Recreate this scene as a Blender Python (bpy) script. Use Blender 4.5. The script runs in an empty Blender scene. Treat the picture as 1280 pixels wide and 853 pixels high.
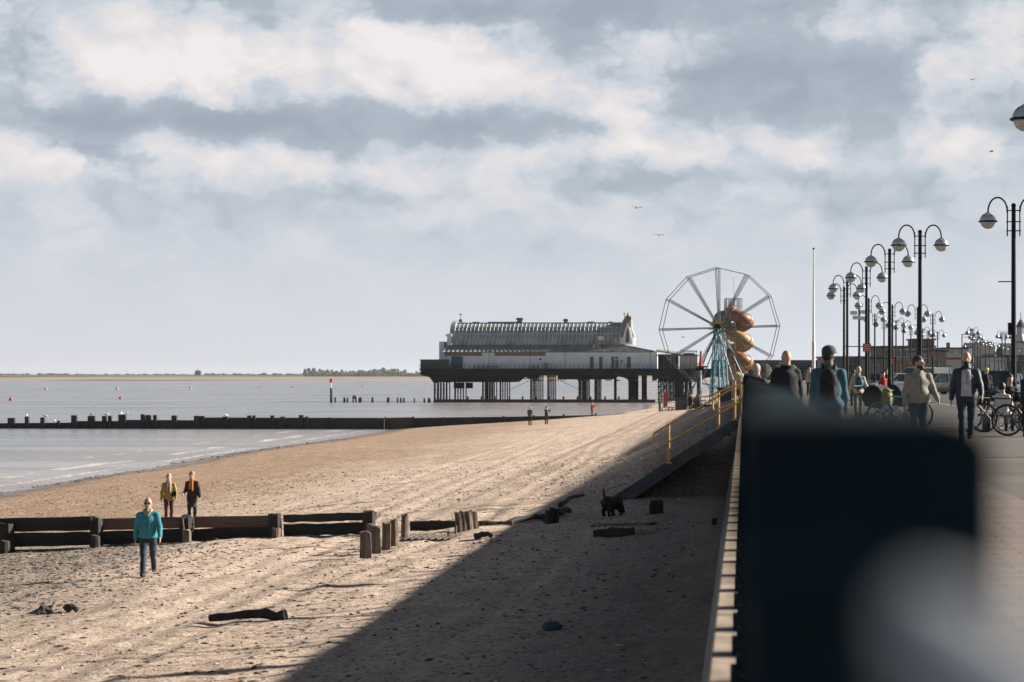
import bpy, bmesh, math, random
import numpy as np
from mathutils import Vector, Matrix
R = math.radians
sc = bpy.context.scene
C = sc.collection
random.seed(7)

# ------------------------------------------------------------------ camera, world, sun
CZ, F = 6.3, 3022.2                      # eye height above the sea (m), focal length in px of a 1280 px wide frame
cam = bpy.data.cameras.new('camera'); co = bpy.data.objects.new('camera', cam); C.objects.link(co)
cam.lens = 85; cam.sensor_width = 36; cam.shift_y = 40.5/1280
cam.clip_start = .05; cam.clip_end = 40000
co.location = (0, 0, CZ); co.rotation_euler = (R(90), 0, 0)
cam.dof.use_dof = True; cam.dof.focus_distance = 78; cam.dof.aperture_fstop = 3.9
sc.camera = co
sc.view_settings.view_transform = 'Standard'; sc.view_settings.look = 'None'
sc.view_settings.exposure = 1.3; sc.view_settings.gamma = 1
SUN_AZ, SUN_EL = R(76), R(23)            # azimuth clockwise from the view axis
sd = Vector((math.sin(SUN_AZ)*math.cos(SUN_EL), math.cos(SUN_AZ)*math.cos(SUN_EL), math.sin(SUN_EL)))
sl = bpy.data.lights.new('sun', 'SUN'); sl.energy = 4.9; sl.angle = R(1.1); sl.color = (1, .915, .80)
so = bpy.data.objects.new('sun', sl); C.objects.link(so); so.location = (60, 0, 60)
so.rotation_euler = sd.to_track_quat('Z', 'Y').to_euler()

w = bpy.data.worlds.new('World'); sc.world = w; w.use_nodes = True
NT = w.node_tree; NT.nodes.clear()
class G:
    """tiny node-graph writer"""
    def __init__(s, nt): s.nt = nt
    def n(s, t, **k):
        o = s.nt.nodes.new(t)
        for a, b in k.items(): setattr(o, a, b)
        return o
    def put(s, sock, v):
        if isinstance(v, bpy.types.NodeSocket): s.nt.links.new(v, sock)
        elif v is not None: sock.default_value = v
    def m(s, op, a, b=None, c=None, clamp=False):
        o = s.n('ShaderNodeMath', operation=op, use_clamp=clamp); s.put(o.inputs[0], a); s.put(o.inputs[1], b)
        if c is not None: s.put(o.inputs[2], c)
        return o.outputs[0]
    def v(s, op, a, b=None):
        o = s.n('ShaderNodeVectorMath', operation=op); s.put(o.inputs[0], a); s.put(o.inputs[1], b)
        return o.outputs[0]
    def xyz(s, x, y, z):
        o = s.n('ShaderNodeCombineXYZ')
        for i, q in enumerate((x, y, z)): s.put(o.inputs[i], q)
        return o.outputs[0]
    def sep(s, v):
        o = s.n('ShaderNodeSeparateXYZ'); s.put(o.inputs[0], v); return o.outputs
    def noise(s, v, scale, det=4, rough=.5, dist=0):
        o = s.n('ShaderNodeTexNoise'); s.put(o.inputs['Vector'], v)
        for k, q in (('Scale', scale), ('Detail', det), ('Roughness', rough), ('Distortion', dist)): s.put(o.inputs[k], q)
        return o.outputs
    def mr(s, v, a, b, c=0., d=1., smooth=False):
        o = s.n('ShaderNodeMapRange', interpolation_type='SMOOTHSTEP' if smooth else 'LINEAR')
        for i, q in enumerate((v, a, b, c, d)): s.put(o.inputs[i], q)
        return o.outputs[0]
    def mix(s, f, a, b, bt='MIX'):
        o = s.n('ShaderNodeMix', data_type='RGBA', blend_type=bt); s.put(o.inputs[0], f)
        for i, q in ((6, a), (7, b)):
            if isinstance(q, (tuple, list)) and len(q) == 3: q = (*q, 1)
            s.put(o.inputs[i], q)
        return o.outputs[2]
g = G(NT)
sky = g.n('ShaderNodeTexSky', sky_type='NISHITA'); sky.sun_disc = False
sky.sun_elevation = SUN_EL; sky.sun_rotation = SUN_AZ; sky.air_density = 1.0; sky.dust_density = 1.0
geo = g.n('ShaderNodeTexCoord')
X, Y, Z = g.sep(g.v('NORMALIZE', geo.outputs['Generated']))
az = g.m('ARCTAN2', X, Y)
el = g.m('DIVIDE', Z, g.m('SQRT', g.m('ADD', g.m('MULTIPLY', X, X), g.m('MULTIPLY', Y, Y))))
# domain warp, the clouds are flattened towards the horizon
base = g.xyz(g.m('MULTIPLY', az, 1.0), g.m('MULTIPLY', el, 1.5), 3.7)
wn = g.noise(base, 30, 7, .62)
wx, wy, wz = g.sep(wn[1])
azw = g.m('ADD', az, g.m('MULTIPLY', g.m('SUBTRACT', wx, .5), .06))
elw = g.m('ADD', el, g.m('MULTIPLY', g.m('SUBTRACT', wy, .5), .030))
def blob(px, py, rx, ry, amp):
    a0 = math.atan((px-640)/F); e0 = (467-py)/F
    dx = g.m('MULTIPLY', g.m('SUBTRACT', azw, a0), F/rx); dy = g.m('MULTIPLY', g.m('SUBTRACT', elw, e0), F/ry)
    q = g.m('ADD', g.m('MULTIPLY', dx, dx), g.m('MULTIPLY', dy, dy))
    return g.m('MULTIPLY', g.m('EXPONENT', g.m('MULTIPLY', g.m('POWER', q, 1.35), -1.0)), amp*1.15)
val = .50
BL = [(330,62,360,50,.16),(620,110,260,26,.10),(215,110,95,55,.42),(100,50,170,50,.22),(-10,205,80,55,.36),(420,70,150,40,.26),(560,85,170,36,.30),(660,95,90,36,.26),
      (790,125,40,45,.30),(850,165,120,36,.30),(720,185,120,24,.22),(1190,190,62,32,.34),(1170,25,110,40,.22),(1240,90,90,50,.26),
      (300,205,180,18,.20),(510,220,150,18,.16),(150,210,90,18,.14),(990,190,60,26,.20),(600,262,190,28,.13),(880,240,120,20,.10),(350,20,120,30,.2),
      (740,18,330,24,-.40),(560,8,170,26,-.18),(380,157,330,24,-.50),(100,145,180,26,-.34),(960,112,170,44,-.42),(840,90,160,20,-.14),(760,160,150,16,-.12),
      (110,202,48,15,-.55),(170,212,24,10,-.3),(900,225,190,20,-.20),(1000,260,120,16,-.12),(480,240,120,14,-.16),(1120,240,120,30,-.12),(300,260,200,26,-.1),(1080,90,60,60,-.16)]
acc = None
for b in BL:
    q = blob(*b); acc = q if acc is None else g.m('ADD', acc, q)
f1 = g.noise(g.xyz(az, g.m('MULTIPLY', el, 1.55), 1.3), 22, 9, .60, .25)[0]
vor = g.n('ShaderNodeTexVoronoi', feature='F1', voronoi_dimensions='2D'); g.put(vor.inputs['Vector'], g.xyz(g.m('ADD', azw, 2.), g.m('MULTIPLY', elw, 1.35), .3)); vor.inputs['Scale'].default_value = 27; vor.inputs['Detail'].default_value = 3.; vor.inputs['Roughness'].default_value = .5
puff = g.m('SUBTRACT', .46, vor.outputs['Distance'])
f2 = g.noise(g.xyz(az, g.m('MULTIPLY', el, 2.6), 8.3), 11, 6, .58, .4)[0]
ele = g.mr(el, .03, .12, .2, 1., True)
fb = g.m('MULTIPLY', g.m('ADD', g.m('MULTIPLY', g.m('ADD', g.m('MULTIPLY', g.m('SUBTRACT', f1, .5), .7), g.m('MULTIPLY', puff, .55)), 1.0), g.m('MULTIPLY', g.m('SUBTRACT', f2, .5), .5)), ele)
cv = g.m('ADD', g.m('ADD', g.m('MULTIPLY', acc, g.mr(f1, .25, .7, .55, 1.2)), fb), .60)
cr = g.n('ShaderNodeValToRGB'); g.put(cr.inputs[0], g.m('ADD', g.m('MULTIPLY', cv, .8), .12))
e_ = cr.color_ramp.elements
e_[0].position = .02; e_[0].color = (.225, .262, .308, 1)
e_[1].position = .95; e_[1].color = (.56, .53, .53, 1)
for p, c in ((.34, (.275, .315, .36)), (.52, (.37, .402, .445)), (.64, (.44, .446, .475)), (.77, (.50, .48, .485))):
    q = e_.new(p); q.color = (*c, 1)
hz = g.mix(g.mr(az, -.22, .22, 0., 1.), (.43, .435, .475), (.445, .47, .51))
low = g.mix(g.mr(el, .0, .062, 0., 1., True), hz, cr.outputs[0])
SKS = .075                                       # background strength
lows = g.mix(1.0, low, (.64/SKS,)*3, 'MULTIPLY')
up = g.mr(el, .165, .36, 0., 1., True)
holes = g.mr(f2, .46, .64, 0., .30, True)
hi = g.mix(holes, g.mix(1.0, sky.outputs[0], (.36,.33,.30), 'MULTIPLY'), g.mix(1.0, cr.outputs[0], (.095/SKS, .092/SKS, .088/SKS), 'MULTIPLY'))
allsky = g.mix(up, lows, hi)
bg = g.n('ShaderNodeBackground'); g.put(bg.inputs[0], allsky); bg.inputs[1].default_value = SKS
ow = g.n('ShaderNodeOutputWorld'); NT.links.new(bg.outputs[0], ow.inputs[0])

# ------------------------------------------------------------------ materials
MATS = {}
def mat(name, col, rough=.7, metal=0., var=.15, scale=6., bump=0., bscale=40., spec=.5, col2=None, coat=0., emit=None, st=None):
    if name in MATS: return MATS[name]
    m = bpy.data.materials.new(name); m.use_nodes = True; h = G(m.node_tree)
    b = m.node_tree.nodes['Principled BSDF']
    tc = h.n('ShaderNodeTexCoord').outputs['Object']
    if st: tc = h.v('MULTIPLY', tc, st)
    n1 = h.noise(tc, scale, 6, .6)[0]
    c2 = col2 or tuple(max(0, q*(1-var*2)) for q in col)
    h.put(b.inputs['Base Color'], h.mix(h.mr(n1, .35, .7), c2, tuple(min(1, q*(1+var*.6)) for q in col)))
    h.put(b.inputs['Roughness'], h.mr(n1, .3, .7, max(.02, rough-.08), min(1, rough+.08)))
    b.inputs['Metallic'].default_value = metal; b.inputs['Specular IOR Level'].default_value = spec
    b.inputs['Coat Weight'].default_value = coat
    if bump:
        bp = h.n('ShaderNodeBump'); bp.inputs['Strength'].default_value = 1; bp.inputs['Distance'].default_value = bump
        h.put(bp.inputs['Height'], h.noise(tc, bscale, 5, .65)[0]); h.put(b.inputs['Normal'], bp.outputs[0])
    if emit: b.inputs['Emission Color'].default_value = (*emit, 1); b.inputs['Emission Strength'].default_value = 1
    MATS[name] = m; return m

# ------------------------------------------------------------------ mesh builder
class MB:
    def __init__(s): s.v = []; s.f = []; s.mi = []; s.k = 0
    def add(s, vs, fs):
        o = len(s.v); s.v += [tuple(q) for q in vs]; s.f += [tuple(i+o for i in f) for f in fs]; s.mi += [s.k]*len(fs); return s
    def box(s, c, d, rz=0, rx=0, ry=0, tap=1.):
        h = [q/2 for q in d]; M = Matrix.Rotation(rz, 3, 'Z') @ Matrix.Rotation(ry, 3, 'Y') @ Matrix.Rotation(rx, 3, 'X'); c = Vector(c); vs = []
        for z in (-1, 1):
            t = tap if z > 0 else 1
            for x, y in ((-1,-1),(1,-1),(1,1),(-1,1)): vs.append(c + M @ Vector((x*h[0]*t, y*h[1]*t, z*h[2])))
        return s.add(vs, [(3,2,1,0),(4,5,6,7),(0,1,5,4),(1,2,6,5),(2,3,7,6),(3,0,4,7)])
    def bar(s, a, b, wd, ht=None, up=(0,0,1)):
        a, b = Vector(a), Vector(b); d = (b-a).normalized(); up = Vector(up)
        if abs(d.dot(up)) > .98: up = Vector((0, 1, 0))
        x = d.cross(up).normalized(); z = x.cross(d); ht = ht or wd; vs = []
        for p in (a, b):
            for i, j in ((-1,-1),(1,-1),(1,1),(-1,1)): vs.append(p + x*i*wd/2 + z*j*ht/2)
        return s.add(vs, [(0,1,2,3),(7,6,5,4),(0,4,5,1),(1,5,6,2),(2,6,7,3),(3,7,4,0)])
    def tube(s, pts, r, n=8, cap=True):
        pts = [Vector(p) for p in pts]; L = len(pts); rr = r if isinstance(r, (list, tuple)) else [r]*L; vs = []; fs = []
        t0 = (pts[1]-pts[0]).normalized(); ref = Vector((0,0,1)) if abs(t0.z) < .9 else Vector((0,1,0))
        x = t0.cross(ref).normalized()
        for i, p in enumerate(pts):
            t = ((pts[min(i+1, L-1)]-p).normalized() + (p-pts[max(i-1, 0)]).normalized())
            t = t.normalized() if t.length > 1e-6 else t0
            x = (x - t*x.dot(t)).normalized(); y = t.cross(x)
            for k in range(n):
                a = 2*math.pi*k/n; vs.append(p + (x*math.cos(a)+y*math.sin(a))*rr[i])
        for i in range(L-1):
            for k in range(n): fs.append((i*n+k, i*n+(k+1)%n, (i+1)*n+(k+1)%n, (i+1)*n+k))
        if cap: fs += [tuple(range(n))[::-1], tuple((L-1)*n+k for k in range(n))]
        return s.add(vs, fs)
    def lathe(s, prof, c=(0,0,0), n=16, sx=1, sy=1):
        vs = []; fs = []; L = len(prof)
        for r, z in prof:
            for k in range(n):
                a = 2*math.pi*k/n; vs.append((c[0]+r*sx*math.cos(a), c[1]+r*sy*math.sin(a), c[2]+z))
        for i in range(L-1):
            for k in range(n): fs.append((i*n+k, i*n+(k+1)%n, (i+1)*n+(k+1)%n, (i+1)*n+k))
        fs += [tuple(range(n))[::-1], tuple((L-1)*n+k for k in range(n))]
        return s.add(vs, fs)
    def ball(s, c, r, n=12, m=8, sc=(1,1,1)):
        return s.lathe([(max(1e-4, r*sc[0]*math.sin(math.pi*i/m)), -r*sc[2]*math.cos(math.pi*i/m)) for i in range(m+1)], c, n, 1, sc[1]/sc[0])
    def torus(s, c, Rr, r, n=24, m=6, ax='x'):
        vs = []; fs = []
        for i in range(n):
            a = 2*math.pi*i/n
            for k in range(m):
                b = 2*math.pi*k/m; q = Rr + r*math.cos(b); u, v_, w_ = q*math.cos(a), q*math.sin(a), r*math.sin(b)
                p = {'x': (w_, u, v_), 'y': (u, w_, v_), 'z': (u, v_, w_)}[ax]
                vs.append((c[0]+p[0], c[1]+p[1], c[2]+p[2]))
        for i in range(n):
            for k in range(m): fs.append((i*m+k, ((i+1)%n)*m+k, ((i+1)%n)*m+(k+1)%m, i*m+(k+1)%m))
        return s.add(vs, fs)
    def prism(s, poly, a, b, ax='y'):
        """polygon of 2-D points extruded along an axis from a to b"""
        n = len(poly); vs = []
        for q in (a, b):
            for x, z in poly: vs.append({'y': (x, q, z), 'x': (q, x, z), 'z': (x, z, q)}[ax])
        fs = [tuple(range(n)), tuple(range(2*n-1, n-1, -1))] + [(i, n+i, n+(i+1)%n, (i+1)%n) for i in range(n)]
        return s.add(vs, fs)
    def loft(s, secs):
        n = len(secs[0]); vs = [p for q in secs for p in q]; fs = []
        for i in range(len(secs)-1):
            for k in range(n): fs.append((i*n+k, i*n+(k+1)%n, (i+1)*n+(k+1)%n, (i+1)*n+k))
        fs += [tuple(range(n))[::-1], tuple((len(secs)-1)*n+k for k in range(n))]
        return s.add(vs, fs)
    def build(s, name, m, parent=None, smooth=False, bevel=0, loc=None, rz=0):
        me = bpy.data.meshes.new(name); me.from_pydata(s.v, [], s.f); me.update()
        bm = bmesh.new(); bm.from_mesh(me); bmesh.ops.recalc_face_normals(bm, faces=bm.faces[:]); bm.to_mesh(me); bm.free()
        for q in (m if isinstance(m, (list, tuple)) else [m]): me.materials.append(q)
        if isinstance(m, (list, tuple)): me.polygons.foreach_set('material_index', s.mi)
        if smooth: me.shade_smooth()
        o = bpy.data.objects.new(name, me); C.objects.link(o)
        if smooth == 'auto':
            try:
                me.set_sharp_from_angle(angle=R(35))
            except Exception: pass
        if bevel:
            b = o.modifiers.new('bevel', 'BEVEL'); b.width = bevel; b.segments = 2; b.limit_method = 'ANGLE'
        if parent: o.parent = parent
        if loc is not None: o.location = loc
        o.rotation_euler.z = rz
        return o
def tag(o, label=None, cat=None, group=None, kind=None):
    if label: o['label'] = label
    if cat: o['category'] = cat
    if group: o['group'] = group
    if kind: o['kind'] = kind
    return o
def thing(name, label, cat, loc=(0,0,0), rz=0, group=None):
    o = bpy.data.objects.new(name, None); C.objects.link(o); o.empty_display_size = .2
    o.location = loc; o.rotation_euler.z = rz
    return tag(o, label, cat, group)
def copy_tree(o, parent=None):
    c = o.copy(); C.objects.link(c)
    if parent: c.parent = parent
    for ch in list(o.children): copy_tree(ch, c)
    return c
def dup(o, loc, rz, label, group=None):
    c = copy_tree(o); c.location = loc; c.rotation_euler.z = rz; c['label'] = label
    if group: c['group'] = group
    return c

# ------------------------------------------------------------------ the place: u to the right of the sea wall's line, v along it
TH = math.atan(290/F); CT, ST = math.cos(TH), math.sin(TH)
PZ = 4.93                                         # promenade level
def W(u, v, z): return Vector((u*CT+v*ST, -u*ST+v*CT, z))
def at(x, y, s): return Vector(((x-640)/s, F/s, CZ-(y-467)/s))     # photo point seen at s px per metre
def uv_of(p): return (p[0]*CT-p[1]*ST, p[0]*ST+p[1]*CT)
def sm(a, b, x): t = np.clip((x-a)/(b-a), 0, 1); return t*t*(3-2*t)
def vnoise(x, y, seed=0):
    xi = np.floor(x).astype(np.int64); yi = np.floor(y).astype(np.int64); xf = x-xi; yf = y-yi
    def hsh(a, b):
        n = (a*374761393 + b*668265263 + seed*1442695040) & 0x7fffffff
        n = ((n ^ (n >> 13))*1274126177) & 0x7fffffff
        return ((n ^ (n >> 16)) & 0xffff)/65535.
    xs = xf*xf*(3-2*xf); ys = yf*yf*(3-2*yf)
    return (hsh(xi, yi)*(1-xs)+hsh(xi+1, yi)*xs)*(1-ys) + (hsh(xi, yi+1)*(1-xs)+hsh(xi+1, yi+1)*xs)*ys
def beach_z(u, v, fine=True):
    u = np.asarray(u, float); v = np.asarray(v, float)
    z1 = 2.63 + .066*np.minimum(u, 0)
    z1 = np.where(u < -40, (u+40)*.075 - .01, z1)
    z2 = 2.25 + .118*np.minimum(u, 0)
    t = sm(268, 300, v)
    z = z1*(1-t)+z2*t
    z = z + 1.65*sm(-7, -.8, u)*sm(75.6, 78.2, v)*(1-sm(190, 275, v))          # sand banked up behind the stairs
    z = z + (vnoise(u*.12, v*.05, 1)-.5)*.22*sm(-46, -30, u) + (vnoise(u*.05+3, v*.021, 2)-.5)*.16
    if fine:
        k = 1-sm(120, 240, v)
        lit = sm(-48, -38, u)
        z = z + lit*k*((vnoise(u*.8, v*.35, 3)-.5)*.06 + (vnoise(u*2.3, v*1.6, 4)-.5)*.05 + (vnoise(u*3.7+9, v*3.1, 5)-.5)*.036)
        for uc, a in ((-4.6, .06), (-6.5, .05), (-8.2, .06), (-10.2, .05), (-11.8, .05), (-14.6, .045)):    # wheel ruts that run along the beach
            uu = u - uc - (vnoise(v*.03+uc, v*0, 9)-.5)*1.6
            a = a*.5*(1-.9*sm(-9, -6, u)*sm(72, 77, v))
            z = z - k*a*np.exp(-(uu/.20)**2) + k*a*.6*np.exp(-((np.abs(uu)-.42)/.16)**2)
    return z
def bz(u, v): return float(beach_z(np.array([u]), np.array([v]))[0])
def on_beach(x, y):
    """photo point on the sand -> (u, v, z, scale)"""
    u, v, z = -5., 60., 2.
    for _ in range(30):
        s = (y-467)/(CZ-z); p = at(x, y, s); u, v = uv_of(p); z = .5*z + .5*bz(u, v)
    return u, v, bz(u, v), s
def on_prom(x, s): p = at(x, 467, s); return Vector((p.x, p.y, PZ))

# ------------------------------------------------------------------ sea, sky-side land, beach
def grid_mesh(name, us, vs, zf, m, smooth=True):
    U, V = np.meshgrid(us, vs); Zz = zf(U, V); nu, nv = len(us), len(vs)
    co_ = np.stack([U, V, Zz], -1).reshape(-1, 3).astype(np.float32)
    i = np.arange((nv-1)*(nu-1)); r, c = i//(nu-1), i % (nu-1); a = r*nu+c
    q = np.stack([a, a+1, a+nu+1, a+nu], -1).astype(np.int32)
    me = bpy.data.meshes.new(name); me.vertices.add(len(co_)); me.vertices.foreach_set('co', co_.ravel())
    me.loops.add(q.size); me.loops.foreach_set('vertex_index', q.ravel())
    me.polygons.add(len(q)); me.polygons.foreach_set('loop_start', np.arange(0, q.size, 4, dtype=np.int32))
    me.update(calc_edges=True); me.validate()
    if smooth: me.shade_smooth()
    me.materials.append(m); o = bpy.data.objects.new(name, me); C.objects.link(o); o.rotation_euler.z = -TH
    return o

def sand_material():
    m = bpy.data.materials.new('beach_sand'); m.use_nodes = True; h = G(m.node_tree); b = m.node_tree.nodes['Principled BSDF']
    tc = h.n('ShaderNodeTexCoord').outputs['Object']; u, v, z = h.sep(tc)
    big = h.noise(h.v('MULTIPLY', tc, (.10, .035, .1)), 1., 5, .6)[0]
    mid = h.noise(h.v('MULTIPLY', tc, (1.1, .5, 1)), 1., 6, .65)[0]
    fine = h.noise(tc, 7.5, 6, .75)[0]
    grit = h.noise(tc, 19., 3, .6)[0]
    streak = h.noise(h.v('MULTIPLY', tc, (2.2, .09, 1)), 1., 5, .6)[0]
    vo = h.n('ShaderNodeTexVoronoi', feature='F1'); h.put(vo.inputs['Vector'], tc); vo.inputs['Scale'].default_value = 9
    col = h.mix(h.mr(mid, .32, .68), (.505, .375, .29), (.71, .565, .46))
    # dry crest is paler (crushed shell), the lower beach browner
    low = h.m('MULTIPLY', h.mr(h.m('ADD', u, h.mr(big, .3, .7, -5, 5)), -13, -26, 0, 1, True), h.mr(v, 60, 300, 1, .85))
    col = h.mix(low, col, h.mix(h.mr(mid, .35, .65), (.27, .165, .10), (.42, .285, .19)))
    # grey shingle band
    gv = h.m('MULTIPLY', h.mr(h.m('ADD', u, h.mr(big, .3, .7, -3, 3)), -12.5, -15.5, 0, 1, True), h.mr(v, 78, 58, 0, 1, True))
    col = h.mix(h.m('MULTIPLY', gv, h.mr(mid, .3, .55, .4, .85)), col, (.19, .165, .14))
    col = h.mix(h.mr(streak, .54, .72, 0, .22), col, (.20, .15, .11))
    # dark and light grains
    col = h.mix(h.mr(fine, .53, .59, 0, .75), col, (.12, .085, .06))
    col = h.mix(h.mr(fine, .45, .39, 0, .8), col, (.72, .62, .53))
    spk = h.m('MULTIPLY', h.mr(vo.outputs['Distance'], .16, .10), h.mr(h.sep(vo.outputs['Color'])[0], .7, .74))
    col = h.mix(spk, col, (.70, .66, .60))
    spd = h.m('MULTIPLY', h.mr(vo.outputs['Distance'], .30, .22), h.mr(h.sep(vo.outputs['Color'])[0], .22, .16))
    col = h.mix(spd, col, (.05, .035, .025))
    # wet sand by the water, darker damp strip above it, darker ground towards the foot of the wall
    zz = h.m('ADD', z, h.m('MULTIPLY', h.m('SUBTRACT', mid, .5), .16))
    wet = h.mr(zz, .30, .06, 0, 1, True)
    col = h.mix(h.m('MULTIPLY', wet, .75), col, (.105, .075, .055))
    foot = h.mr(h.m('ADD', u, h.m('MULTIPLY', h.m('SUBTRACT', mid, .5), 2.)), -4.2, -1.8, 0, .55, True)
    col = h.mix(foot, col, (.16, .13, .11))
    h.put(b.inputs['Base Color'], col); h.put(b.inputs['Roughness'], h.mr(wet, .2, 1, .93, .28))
    b.inputs['Specular IOR Level'].default_value = .25
    bp = h.n('ShaderNodeBump'); bp.inputs['Distance'].default_value = .10; bp.inputs['Strength'].default_value = 1
    hh = h.m('ADD', h.m('MULTIPLY', fine, -1.0), h.m('MULTIPLY', grit, .4))
    h.put(bp.inputs['Height'], h.m('MULTIPLY', hh, h.mr(wet, 0, .6, 1, .12))); h.put(b.inputs['Normal'], bp.outputs[0])
    return m
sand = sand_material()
us = np.concatenate([np.arange(-95, -46, 1.2), np.arange(-46, -24, .30), np.arange(-24, .01, .14), np.arange(.6, 60, 3.)])
vs = [6.]
while vs[-1] < 620: vs.append(vs[-1] + max(.10, .0034*vs[-1]))
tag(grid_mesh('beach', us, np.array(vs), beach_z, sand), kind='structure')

def water_material():
    m = bpy.data.materials.new('sea_water'); m.use_nodes = True; h = G(m.node_tree); b = m.node_tree.nodes['Principled BSDF']
    tc = h.n('ShaderNodeTexCoord').outputs['Object']; u, v, z = h.sep(tc)
    n1 = h.noise(h.v('MULTIPLY', tc, (.9, .35, 1)), 1., 6, .62)[0]
    n2 = h.noise(h.v('MULTIPLY', tc, (.05, .012, 1)), 1., 4, .6)[0]
    n3 = h.noise(h.v('MULTIPLY', tc, (.012, .12, 1)), 1., 5, .65)[0]
    n4 = h.noise(tc, 3.0, 5, .7)[0]
    # turbid estuary water
    col = h.mix(h.mr(n2, .35, .65), (.17, .18, .205), (.22, .23, .25))
    near = h.mr(u, -70, -42, 0, 1, True)
    col = h.mix(h.m('MULTIPLY', near, .5), col, (.34, .27, .22))
    # little breakers that run along the waterline
    edge = h.m('ADD', u, h.m('MULTIPLY', h.m('SUBTRACT', n1, .5), 3.))
    def line(c, wd): 
        return h.m('MULTIPLY', h.mr(h.m('ABSOLUTE', h.m('SUBTRACT', edge, c)), wd, wd*.4, 0, 1, True), 1.)
    n5 = h.noise(h.v('MULTIPLY', tc, (.22, .06, 1)), 1., 4, .6)[0]
    fm = h.m('MAXIMUM', h.m('MULTIPLY', line(-44.6, .8), h.mr(n5, .50, .58)), h.m('MULTIPLY', line(-49, .55), h.mr(n5, .55, .62)))
    fm = h.m('MAXIMUM', fm, h.m('MULTIPLY', line(-41.4, .28), h.mr(n5, .40, .5)))
    fm = h.m('MULTIPLY', fm, h.mr(n4, .32, .52))
    fm = h.m('MULTIPLY', fm, h.mr(v, 280, 240))
    col = h.mix(h.m('MULTIPLY', fm, .6), col, (.82, .80, .79))
    h.put(b.inputs['Base Color'], col)
    h.put(b.inputs['Roughness'], h.m('ADD', h.mr(n3, .35, .65, .16, .34), h.m('MULTIPLY', fm, .5)))
    b.inputs['IOR'].default_value = 1.33; b.inputs['Specular IOR Level'].default_value = .5
    bp = h.n('ShaderNodeBump'); bp.inputs['Distance'].default_value = .05; bp.inputs['Strength'].default_value = .8
    w1 = h.noise(h.v('MULTIPLY', tc, (1.6, .5, 1)), 1., 5, .7, .5)[0]
    w2 = h.noise(h.v('MULTIPLY', tc, (.35, .10, 1)), 1., 3, .6, .3)[0]
    h.put(bp.inputs['Height'], h.m('ADD', h.m('MULTIPLY', w1, 1.2), h.m('MULTIPLY', w2, 3.))); h.put(b.inputs['Normal'], bp.outputs[0])
    return m
mw = water_material()
b_ = MB(); b_.add([(*uv_of(q), 0) for q in ((-7000, -60), (7000, -60), (7000, 10000), (-7000, 10000))], [(0, 1, 2, 3)])
tag(b_.build('sea', mw, rz=-TH), kind='structure')
b_ = MB(); b_.add([(-7100, -80, -1.6), (7100, -80, -1.6), (7100, 10100, -1.6), (-7100, 10100, -1.6)], [(0, 1, 2, 3)])
tag(b_.build('sea_bed', sand, rz=0), kind='structure')

# sandbar and the low far shore
mbar = mat('sandbar_sand', (.34, .25, .18), .9, var=.2, scale=.01)
def bank_z(x, y, x0, x1, y0, y1, h_, seed):
    ex = sm(x0, x0+900, x)*(1-sm(x1-500, x1, x)); ey = sm(y0, y0+260, y+ (vnoise(x*.003, y*0, seed)-.5)*420)*(1-sm(y1-300, y1, y))
    return ex*ey*h_*(.75+.5*vnoise(x*.004, y*.004, seed+1)) - .3
def bank(name, x0, x1, y0, y1, h_, seed, m, step=40):
    o = grid_mesh(name, np.arange(x0, x1+1, step), np.arange(y0, y1+1, step), lambda a, b: bank_z(a, b, x0, x1, y0, y1, h_, seed), m)
    o.rotation_euler.z = 0; return tag(o, kind='structure')
bank('sandbar', -2500, 1400, 2150, 3300, 2.4, 11, mbar)
mfar = mat('far_shore_grass', (.10, .105, .065), .95, var=.3, scale=.004)
bank('far_shore', -5200, 5200, 4300, 7000, 3.0, 14, mfar, 80)
mwood = mat('far_wood_leaf', (.115, .12, .11), .95, var=.3, scale=.05)
def wood(name, label, spans, seed):
    rr = random.Random(seed); b = MB()
    for x0, x1, s, hm in spans:                     # px span, px per metre, height
        x = x0
        while x < x1:
            p = at(x, 467, s*rr.uniform(.94, 1.06)); hgt = hm*rr.uniform(.45, 1.05)*(.55+.6*abs(math.sin(x*.19+seed)+.4*math.sin(x*.7)))
            r = hgt*rr.uniform(.35, .6)
            for k in range(5):
                c = (p.x+rr.uniform(-r, r)*1.3, p.y+rr.uniform(-r, r), 1.6+hgt*rr.uniform(.2, .8)); b.ball(c, r*rr.uniform(.35, .6), 7, 5)
            x += rr.uniform(.5, 1.3)
    # ragged edges
    b.v = [(x+rr.uniform(-1, 1)*.5, y, z+rr.uniform(-1, 1)*.7) for x, y, z in b.v]
    o = b.build(name, mwood); return tag(o, label, 'wood', kind='stuff')
wood('far_wood', 'hazy line of tall trees on the far shore left of the pier', [(380, 402, .62, 12), (404, 428, .62, 11), (430, 452, .60, 12), (452, 474, .62, 11), (474, 505, .6, 13), (505, 545, .58, 8)], 3)
wood('low_scrub', 'low dark scrub along the far shore on the left', [(0, 40, .56, 5), (48, 86, .56, 6), (90, 250, .58, 4), (255, 380, .62, 5), (380, 560, .75, 4)], 5)
wood('distant_scrub', 'faint strip of scrub on the horizon beyond the pier', [(560, 950, .6, 8)], 8)
# a small sea fort on the far shore
t = thing('sea_fort', 'tiny dark fort on the horizon at the left, roof with a mast', 'fort', at(247.5, 467, .66).xyz*1)
t.location.z = 1.5
mfd = mat('fort_brick', (.10, .085, .075), .9)
b = MB(); b.box((0, 0, 4), (11, 8, 6)); b.build('wall', mfd, t)
b = MB(); b.prism([(-7, 7), (7, 7), (3, 10.5), (-3, 10.5)], -5, 5); b.build('roof', mfd, t)
b = MB(); b.tube([(0, 0, 10.4), (0, 0, 15)], .45, 6); b.build('mast', mfd, t)

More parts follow.
